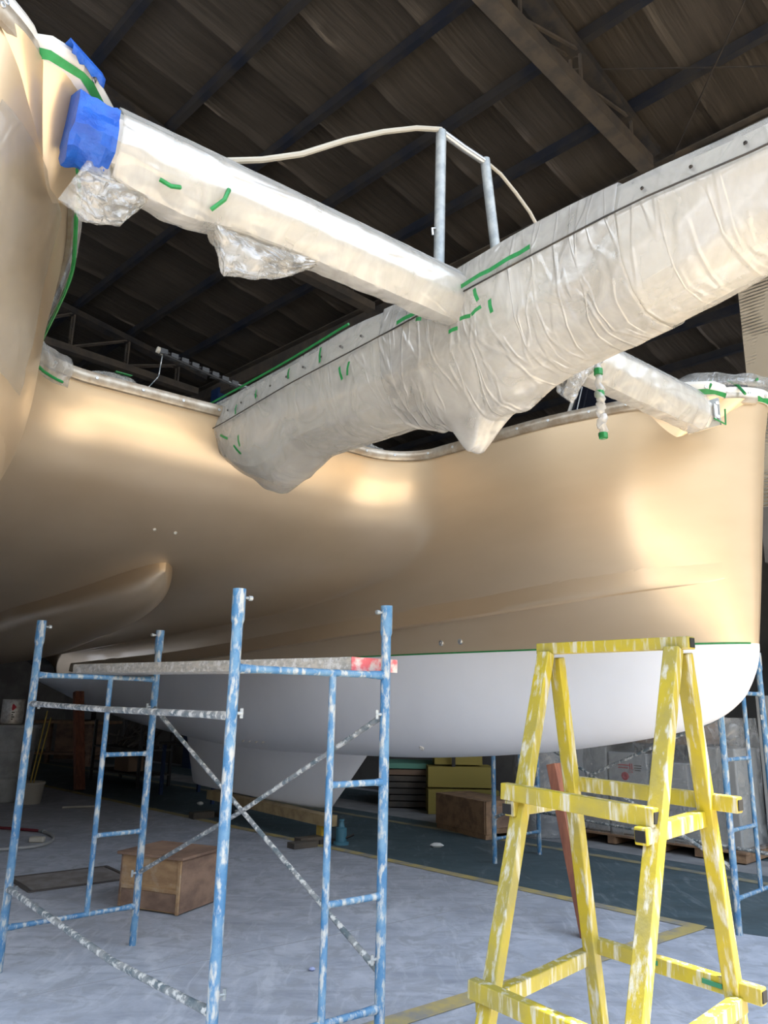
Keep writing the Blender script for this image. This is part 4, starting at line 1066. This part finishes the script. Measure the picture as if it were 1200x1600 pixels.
# litter
def scrap(x, y, s, lab, seed, m=PAPER, long=1.0):
    b = MB(); rows = []
    for i in range(7):
        a = pi * i / 6; rows.append([Vector((x + s * long * cos(2 * pi * k / 8) * sin(a) * (1 + .4 * wn((i, k, 0), .9, seed)), y + s * sin(2 * pi * k / 8) * sin(a) * (1 + .4 * wn((k, i, 0), .9, seed)), s * .5 + .5 * s * cos(a) * (1 + .3 * wn((k, 0, i), .8, seed)))) for k in range(8)])
    b.loft(rows, True); o = b.build('paper_scrap', m, angle=20); tag(o, lab, 'litter'); return o
scrap(-.405 + .04, 4.93, .02, 'tiny crumpled blue white scrap near the front scaffold post', 2, mat('pale_blue_scrap', (.3, .33, .5), rough=.8))
scrap(.64, 8.92, .05, 'pale crumpled paper scrap on the dark floor before the crate', 5, long=1.5)
scrap(-2.62, 12.0, .05, 'small pale scrap on the floor left of the keel', 9)
scrap(-1.95, 11.3, .04, 'small flat scrap on the floor just before the trestle', 12)
b = MB(); b.tube([(-4.38, 11.34, .02), (-3.92, 11.55, .02)], .014, 8); o = b.build('paint_stick', CREAM); tag(o, 'short pale stick lying on the floor behind the scaffold', 'stick')
# keel trestle
TR = Vector((-1.33, 9.2, 0)); td = (Vector((-2.20, 10.30, 0)) - Vector((-.62, 8.45, 0))).normalized(); tn = Vector((td.y, -td.x, 0)) * -1
tre = empty('keel_trestle', (-0.599, 9.099, 0)); tag(tre, 'yellow steel trestle carrying the far white keel', 'trestle')
def TP(t, n_, z): return td * t + tn * n_ + Vector((0, 0, z))
CDb = Vector((cos(AY), sin(AY), 0)); LDb = Vector((-sin(AY), cos(AY), 0))
def TQ(t, n_, z): return LDb * t + CDb * n_ + Vector((0, 0, z))
kz = .30
m_ = MB(); m_.beam(TQ(-.15, 0, kz - .06), TQ(2.75, 0, kz - .06), .14, .115, CDb); m_.build('top_beam', mat('trestle_timber', (.36, .27, .14), rough=.8, col2=(.24, .17, .09), scale=5), tre, smooth=False)
for t_ in (0.02, 2.3):
    m_ = MB(); m_.beam(TQ(t_, 0, 0.05), TQ(t_, 0, kz - .1), .10, .10, CDb); lg = m_.build('leg', YELD, tre, smooth=False)
    m_ = MB(); m_.box(TQ(t_, -.02, .025), (.26, .2, .045), (LDb, CDb, Vector((0, 0, 1)))); m_.build('foot_plate', DARKSTEEL, tre, smooth=False)
# the fin rests on blocks that top the beam
for t_, n_, z_, lab in ((-.12, -.35, .03, 'steel packing block in front of the yellow trestle foot'), (-.02, -.2, .04, 'second steel packing block against the yellow trestle foot'), (2.35, -.32, .04, 'dark packing block at the far trestle leg')):
    o = MB().box(Vector((-0.599, 9.099, 0)) + TQ(t_, n_, z_), (.30, .14, z_ * 2), (CDb, LDb, Vector((0, 0, 1)))).build('packing_block', DUSTY, smooth=False, bevel=.006); tag(o, lab, 'block')
b = MB(); jc = Vector((-0.399, 8.999, 0)); b.lathe(jc, [(.085, 0), (.085, .03), (.06, .035), (.06, .17), (.035, .18), (.022, .24), (.03, .245), (.03, .26)], 18)
jk = b.build('bottle_jack', mat('jack_blue', (.05, .16, .22), rough=.5)); tag(jk, 'blue grey bottle jack under the trestle end', 'jack')
b = MB(); b.tube([jc + Vector((.05, -.02, .07)), jc + Vector((.14, -.03, .11))], .012, 8); b.build('handle_socket', BLACK, jk)
# red prop under the far hull
b = MB(); b.beam((1.43, 5.68, 0), (1.27, 5.84, 1.10), .105, .075, RD); rp = b.build('timber_prop', REDWOOD, smooth=False, bevel=.004); tag(rp, 'slanting red brown timber prop under the far hull behind the yellow stand', 'prop')
b = MB(); b.beam((-5.0, 13.6, 0), (-5.35, 14.0, 1.6), .16, .1, RD); rp = b.build('timber_prop', REDWOOD, smooth=False, bevel=.004); tag(rp, 'far leaning red brown timber prop by the workbench', 'prop')
# packing above prop
# wooden crate
cr = empty('wooden_crate', (1.2, 10.0, 0), radians(30)); tag(cr, 'small wooden crate on runners beneath the far hull', 'crate')
bx('crate_body', PALLET, (0, 0, .24), (.52, 1.0, .36), parent=cr); bx('inset_panel', PLYD, (0, -.505, .24), (.38, .012, .24), parent=cr)
for dx in (-.22, .22): bx('corner_batten', PALLET, (dx, -.51, .24), (.06, .02, .36), parent=cr)
for dx in (-.2, .2): bx('runner', PALLET, (dx, 0, .03), (.09, 1.0, .06), parent=cr)
# yellow steps
st = empty('stepped_boxes', (1.2, 11.9, 0), radians(0)); tag(st, 'dark yellow stack of step boxes against the far wall', 'steps')
for i, (wd, z0, h_) in enumerate(((1.0, 0, .34), (.95, .34, .3), (.7, .64, .26), (.5, .9, .3))): bx('step', YBOX, (.0 + i * -.02, -.1 + .12 * i, z0 + h_ / 2), (wd, .7 - .1 * i, h_ - .02), parent=st)
m_ = MB(); m_.box((-.12, -.2, .75), (.05, .05, 1.5)); m_.beam((-.12, -.2, 1.05), (-.45, -.2, 1.35), .04, .04); m_.build('post', BLACK, st, smooth=False)
# stacked boards
for i in range(7):
    lab = ['thick dark board at the bottom of the far stack', 'dark board second from the bottom of the far stack', 'dark board third from the bottom of the far stack', 'dark board in the middle of the far stack', 'dark board above the middle of the far stack', 'brown board just under the green one on the far stack', 'green edged board topmost of the far stack'][i]
    o = MB().box((.58 + .02 * (i % 2) - i * .01, 12.5, .06 + i * .09), (.85, .9, .075)).build('stacked_board', FOAMGREEN if i == 6 else (CARD if i == 5 else DUSTY), smooth=False, bevel=.004); tag(o, lab, 'board', 'boards stacked at the far wall')
# shrink wrapped roll and pallet of machine boxes
b = MB(); b.lathe((1.98, 9.9, 0), [(.30, 0), (.31, .1), (.30, 1.25), (.26, 1.32)], 28); rl_ = b.build('wrapped_roll', mat('grey_roll', (.16, .17, .19), rough=.6)); tag(rl_, 'tall grey roll in shrink wrap left of the pallet', 'roll')
b = MB(); rows = []
for j in range(14):
    z = .02 + 1.3 * j / 13; rows.append([Vector((1.98 + (.335 + .02 * wn((cos(a), sin(a), z * 3), 2, 4)) * cos(a), 9.9 + (.335 + .02 * wn((cos(a), sin(a), z * 3), 2, 4)) * sin(a), z)) for a in [2 * pi * k / 40 for k in range(40)]])
b.loft(rows, True); b.build('shrink_wrap', FILMS, rl_)
pe = Vector((2.30, 9.62, 0)); pdv = (Vector((3.55, 8.35, 0)) - pe).normalized(); pnv = Vector((-pdv.y, pdv.x, 0))
if pnv.y < 0: pnv = -pnv
axs = (pdv, pnv, Vector((0, 0, 1)))
for q in range(2):
    pal = empty('pallet', pe + pdv * (1.0 * q)); tag(pal, ('wooden pallet under the left half of the wrapped white boxes', 'wooden pallet under the right half of the wrapped white boxes')[q], 'pallet', 'pallets by the side wall')
    for k in range(3): MB().box(pdv * (.06 + k * .42) + pnv * .45 + Vector((0, 0, .06)), (.1, .9, .08), axs).build('block', PALLET, pal, smooth=False)
    for k in range(5): MB().box(pdv * .48 + pnv * (.05 + k * .2) + Vector((0, 0, .11)), (.96, .12, .02), axs).build('deck_board', PALLET, pal, smooth=False)
for q, (t_, wd, z0, h_, m_, lab) in enumerate(((.22, .40, .13, .95, WBOX, 'grey white machine carton at the left of the pallet'), (.68, .48, .13, .88, WBOX, 'white machine carton with printed red label in the middle of the pallet'), (1.25, .55, .13, .80, WBOX, 'white machine carton right of the labelled one on the pallets'), (1.72, .36, .13, .98, GREYBOX, 'grey carton at the right end of the pallets'), (.95, 1.05, 1.12, .26, CARD, 'brown cardboard bundle lying on top of the white cartons'))):
    c = pe + pdv * t_ + pnv * .42 + Vector((0, 0, z0 + h_ / 2)); o = MB().box(Vector((0, 0, 0)), (wd, .7, h_), axs).build('carton', m_, smooth=False, bevel=.015); o.location = c; tag(o, lab, 'carton', 'cartons on the pallets')
    if q == 1:
        fc = pnv * -.353
        for (dx, dz, sx, sz) in ((-.05, .30, .16, .012), (-.05, .27, .12, .012), (.13, .30, .09, .01), (.13, .275, .09, .01), (.13, .25, .07, .01)): MB().box(fc + pdv * dx + Vector((0, 0, dz)), (sx, .004, sz), axs).build('printed_line', REDM if dx < 0 else DUSTY, o, smooth=False)
        for dx in (.035, .06): MB().box(fc + pdv * dx + Vector((0, 0, .27)), (.012, .004, .10), axs).build('printed_mark', REDM, o, smooth=False)
        m2 = MB(); disc(m2, fc + pdv * -.03 + Vector((0, 0, .18)), -pnv, .045, .006); m2.build('red_emblem', REDM, o)
b = MB(); rows = []
for j in range(16):
    z = .12 + 1.3 * j / 15; row = []
    for k in range(60):
        a = 2 * pi * k / 60; cx, sx = cos(a), sin(a); e = 4.0; rr = (abs(cx) ** e + abs(sx) ** e) ** (-1 / e)
        n_ = wn((cx * 2, sx * 2, z * 2), 1.6, 3)
        p = pe + pdv * (.97 + 1.0 * rr * cx * (1.0 + .03 * n_)) + pnv * (.42 + .42 * rr * sx * (1 + .06 * n_)); p.z = z; row.append(p)
    rows.append(row)
b.loft(rows, True); o = b.build('shrink_wrap', FILMS, angle=180); tag(o, 'clear shrink wrap stretched round the pallet of white cartons', 'plastic wrap')
b = MB(); b.lathe(pe + pdv * 1.35 + pnv * .3 + Vector((0, 0, 1.38)), [(.02, 0), (.2, .02), (.26, .12), (.2, .25), (.05, .32)], 16)
for v in b.v: v += Vector((wn(v, 6, 1), wn(v, 6, 2), wn(v, 6, 3))) * .04
o = b.build('plastic_bag', FILMS, angle=20); tag(o, 'crumpled translucent bag on top of the wrapped pallet load', 'plastic bag')
# grey cabinet at right
gc = empty('grey_cabinet', rs(9.35, 3.0), AS); tag(gc, 'large plain grey cabinet at the right wall behind the ladder frame', 'cabinet')
bx('body', GREYBOX, (0, -.9, .83), (.7, 2.2, 1.66), parent=gc); 
for k in range(3): bx('door', GREYBOX, (-.36, -.3 - k * .62, .95), (.02, .58, 1.2), parent=gc, bevel=.006)
bx('plinth', DUSTY, (-.02, -.9, .03), (.72, 2.1, .06), parent=gc)
bx('drawer', GREYBOX, (-.36, -.9, .2), (.02, 1.8, .22), parent=gc, bevel=.006)
# machine above in the dark recess
mc = empty('dark_machine', rs(11.6, 2.2)); tag(mc, 'dark machine with a pale ring in the recess at far right', 'machine')
bx('body', BLACK, (0, 0, 1.4), (1.6, .7, 2.8), parent=mc); m2 = MB(); disc(m2, (-.35, -.36, 2.35), (0, -1, 0), .16, .05, 24); m2.build('dial_ring', DULL, mc)
# far scaffold right: frame and braces
SE, SF = Vector((2.50, 5.82, 0)), Vector((2.50, 5.82, 0)) + CD * .80
frame3 = frame(SF, SE, 'blue ladder frame behind the far bow at right', inner=.45); 
SG, SH = Vector((.95, 8.02, 0)) + Vector((.20, .10, 0)), Vector((1.15, 8.12, 0)) + CD * .75
frame4 = frame(SG, SH, 'dim blue ladder frame under the far hull behind the yellow stand', inner=.58)
for a, za, b_, zb_, lab in ((SG, .42, SE, 1.45, 'long grey brace rising right behind the timber prop'), (SG, 1.45, SE, .42, 'long grey brace falling right behind the timber prop'), (SH, .42, SF, .42, 'level grey tube low in front of the wrapped pallet')):
    o = brace([up_(a, za), up_(b_, zb_)], lab, .0125); o['group'] = 'scaffold braces'
# left: drum, cans, pail, bench, junk
dr = MB(); dr.lathe((-5.62, 12.1, 0), [(.36, 0), (.38, .02), (.375, .33), (.39, .345), (.375, .36), (.40, .68), (.415, .70), (.40, .72), (.43, 1.02), (.46, 1.05), (.46, 1.09), (.42, 1.10)], 36)
dro = dr.build('steel_drum', DRUMM); tag(dro, 'big dirty white drum with paint cans on its lid, far left', 'drum')
b = MB(); b.box((-5.72, 11.70, .55), (.15, .012, .15), (Vector((.7, 0, .7)), Vector((0, 1, 0)), Vector((-.7, 0, .7)))); b.build('hazard_label', mat('dark_red_label', (.18, .02, .05)), dro, smooth=False)
def can(x, y, z, r, h, lab):
    b = MB(); b.lathe((x, y, z), [(r, 0), (r * 1.03, .006), (r, .015), (r, h - .015), (r * 1.03, h - .008), (r * .96, h), (r * .9, h - .004)], 28); o = b.build('paint_can', CANM); tag(o, lab, 'can', 'paint cans on the drum')
    b = MB(); d_ = Vector((x, y, 0)).normalized(); b.box(Vector((x, y, z + h * .68)) - d_ * (r * 1.0), (.07, .01, .07), (Vector((.7, 0, .7)), Vector((0, 1, 0)), Vector((-.7, 0, .7)))); b.build('hazard_label', REDM, o, smooth=False)
    b = MB()
    for k in range(4): b.box(Vector((x - .05 + .02 * (k % 2), y, z + h * (.2 + .09 * k))) - d_ * (r * 1.0), (.12, .008, .015))
    b.build('printed_text', DUSTY, o, smooth=False); return o
can(-5.52, 11.95, 1.10, .155, .36, 'white paint can with red diamond label standing on the drum'); can(-5.92, 11.98, 1.10, .15, .33, 'second paint can on the drum at the picture edge')
pa = MB(); pa.lathe((-5.06, 11.83, 0), [(.15, 0), (.155, .01), (.185, .26), (.195, .27), (.195, .30), (.18, .30), (.15, .03)], 28); pao = pa.build('plastic_pail', CREAM); tag(pao, 'small cream pail on the floor beside the drum', 'bucket')
YST = mat('yellow_stick', (.32, .22, .03), rough=.6)
for k, (dx, dy) in enumerate(((.0, .0), (.05, .03))):
    b = MB(); b.tube([(-5.1 + dx * .5, 11.83 + dy, .05), (-5.0 + dx, 11.95 + dy, 1.30 - .1 * k)], .011, 8); o = b.build('mixing_stick', YST); tag(o, ('longer yellow stick standing in the cream pail', 'shorter yellow stick standing in the cream pail')[k], 'stick', 'sticks in the pail')
wk = empty('workbench', (-7.15, 18.3, 0), radians(-8)); tag(wk, 'dim wooden workbench by the blue column at far left', 'workbench')
bx('worktop', PALLET, (0, .3, .95), (1.9, .9, .06), parent=wk); bx('back_panel', PLYD, (0, .6, .5), (1.2, .05, .8), parent=wk)
for dx in (-.8, .6): 
    for dy in (0, .7): bx('leg', PLYD, (dx, dy - .05, .46), (.09, .09, .92), parent=wk)
bx('shelf', PLYD, (-.1, .3, .25), (1.5, .7, .04), parent=wk)
bv = MB(); bv.box((-6.85, 18.5, 1.15), (.4, .3, .3)); bv.tube([(-6.85, 18.5, 1.3), (-6.7, 18.5, 1.55)], .06, 8); o = bv.build('bench_vise', BLACK, bevel=.02); tag(o, 'black bench machine standing on the workbench', 'machine')
# scrap frame rack
jk_ = empty('scrap_rack', (-4.6, 14.9, 0), radians(-45)); tag(jk_, 'dark rack of scrap metal and boards far behind the rear scaffold posts', 'rack')
for dx in (-.9, .9):
    for dy in (-.3, .3): bx('leg', BLACK, (dx, dy, .55), (.05, .05, 1.1), parent=jk_)
for z in (.2, .62): bx('shelf', DARKSTEEL, (0, 0, z), (1.85, .65, .03), parent=jk_)
random.seed(3)
b = MB()
for k in range(16): b.beam((random.uniform(-.8, .8), random.uniform(-.25, .25), .65), (random.uniform(-.9, .9), random.uniform(-.3, .3), random.uniform(.8, 1.15)), .03, .03)
b.build('scrap_metal', DUSTY, jk_, smooth=False)
bx('cardboard', CARD, (.35, -.2, .38), (.5, .3, .26), parent=jk_)
tbk = empty('steel_table', (-2.75, 12.9, 0), radians(-45)); tag(tbk, 'dark steel table half hidden behind the white keel', 'table')
bx('tabletop', DARKSTEEL, (0, 0, .80), (1.7, .8, .04), parent=tbk)
for dx in (-.75, .75):
    for dy in (-.35, .35): bx('leg', BLUECOL, (dx, dy, .4), (.05, .05, .8), parent=tbk)
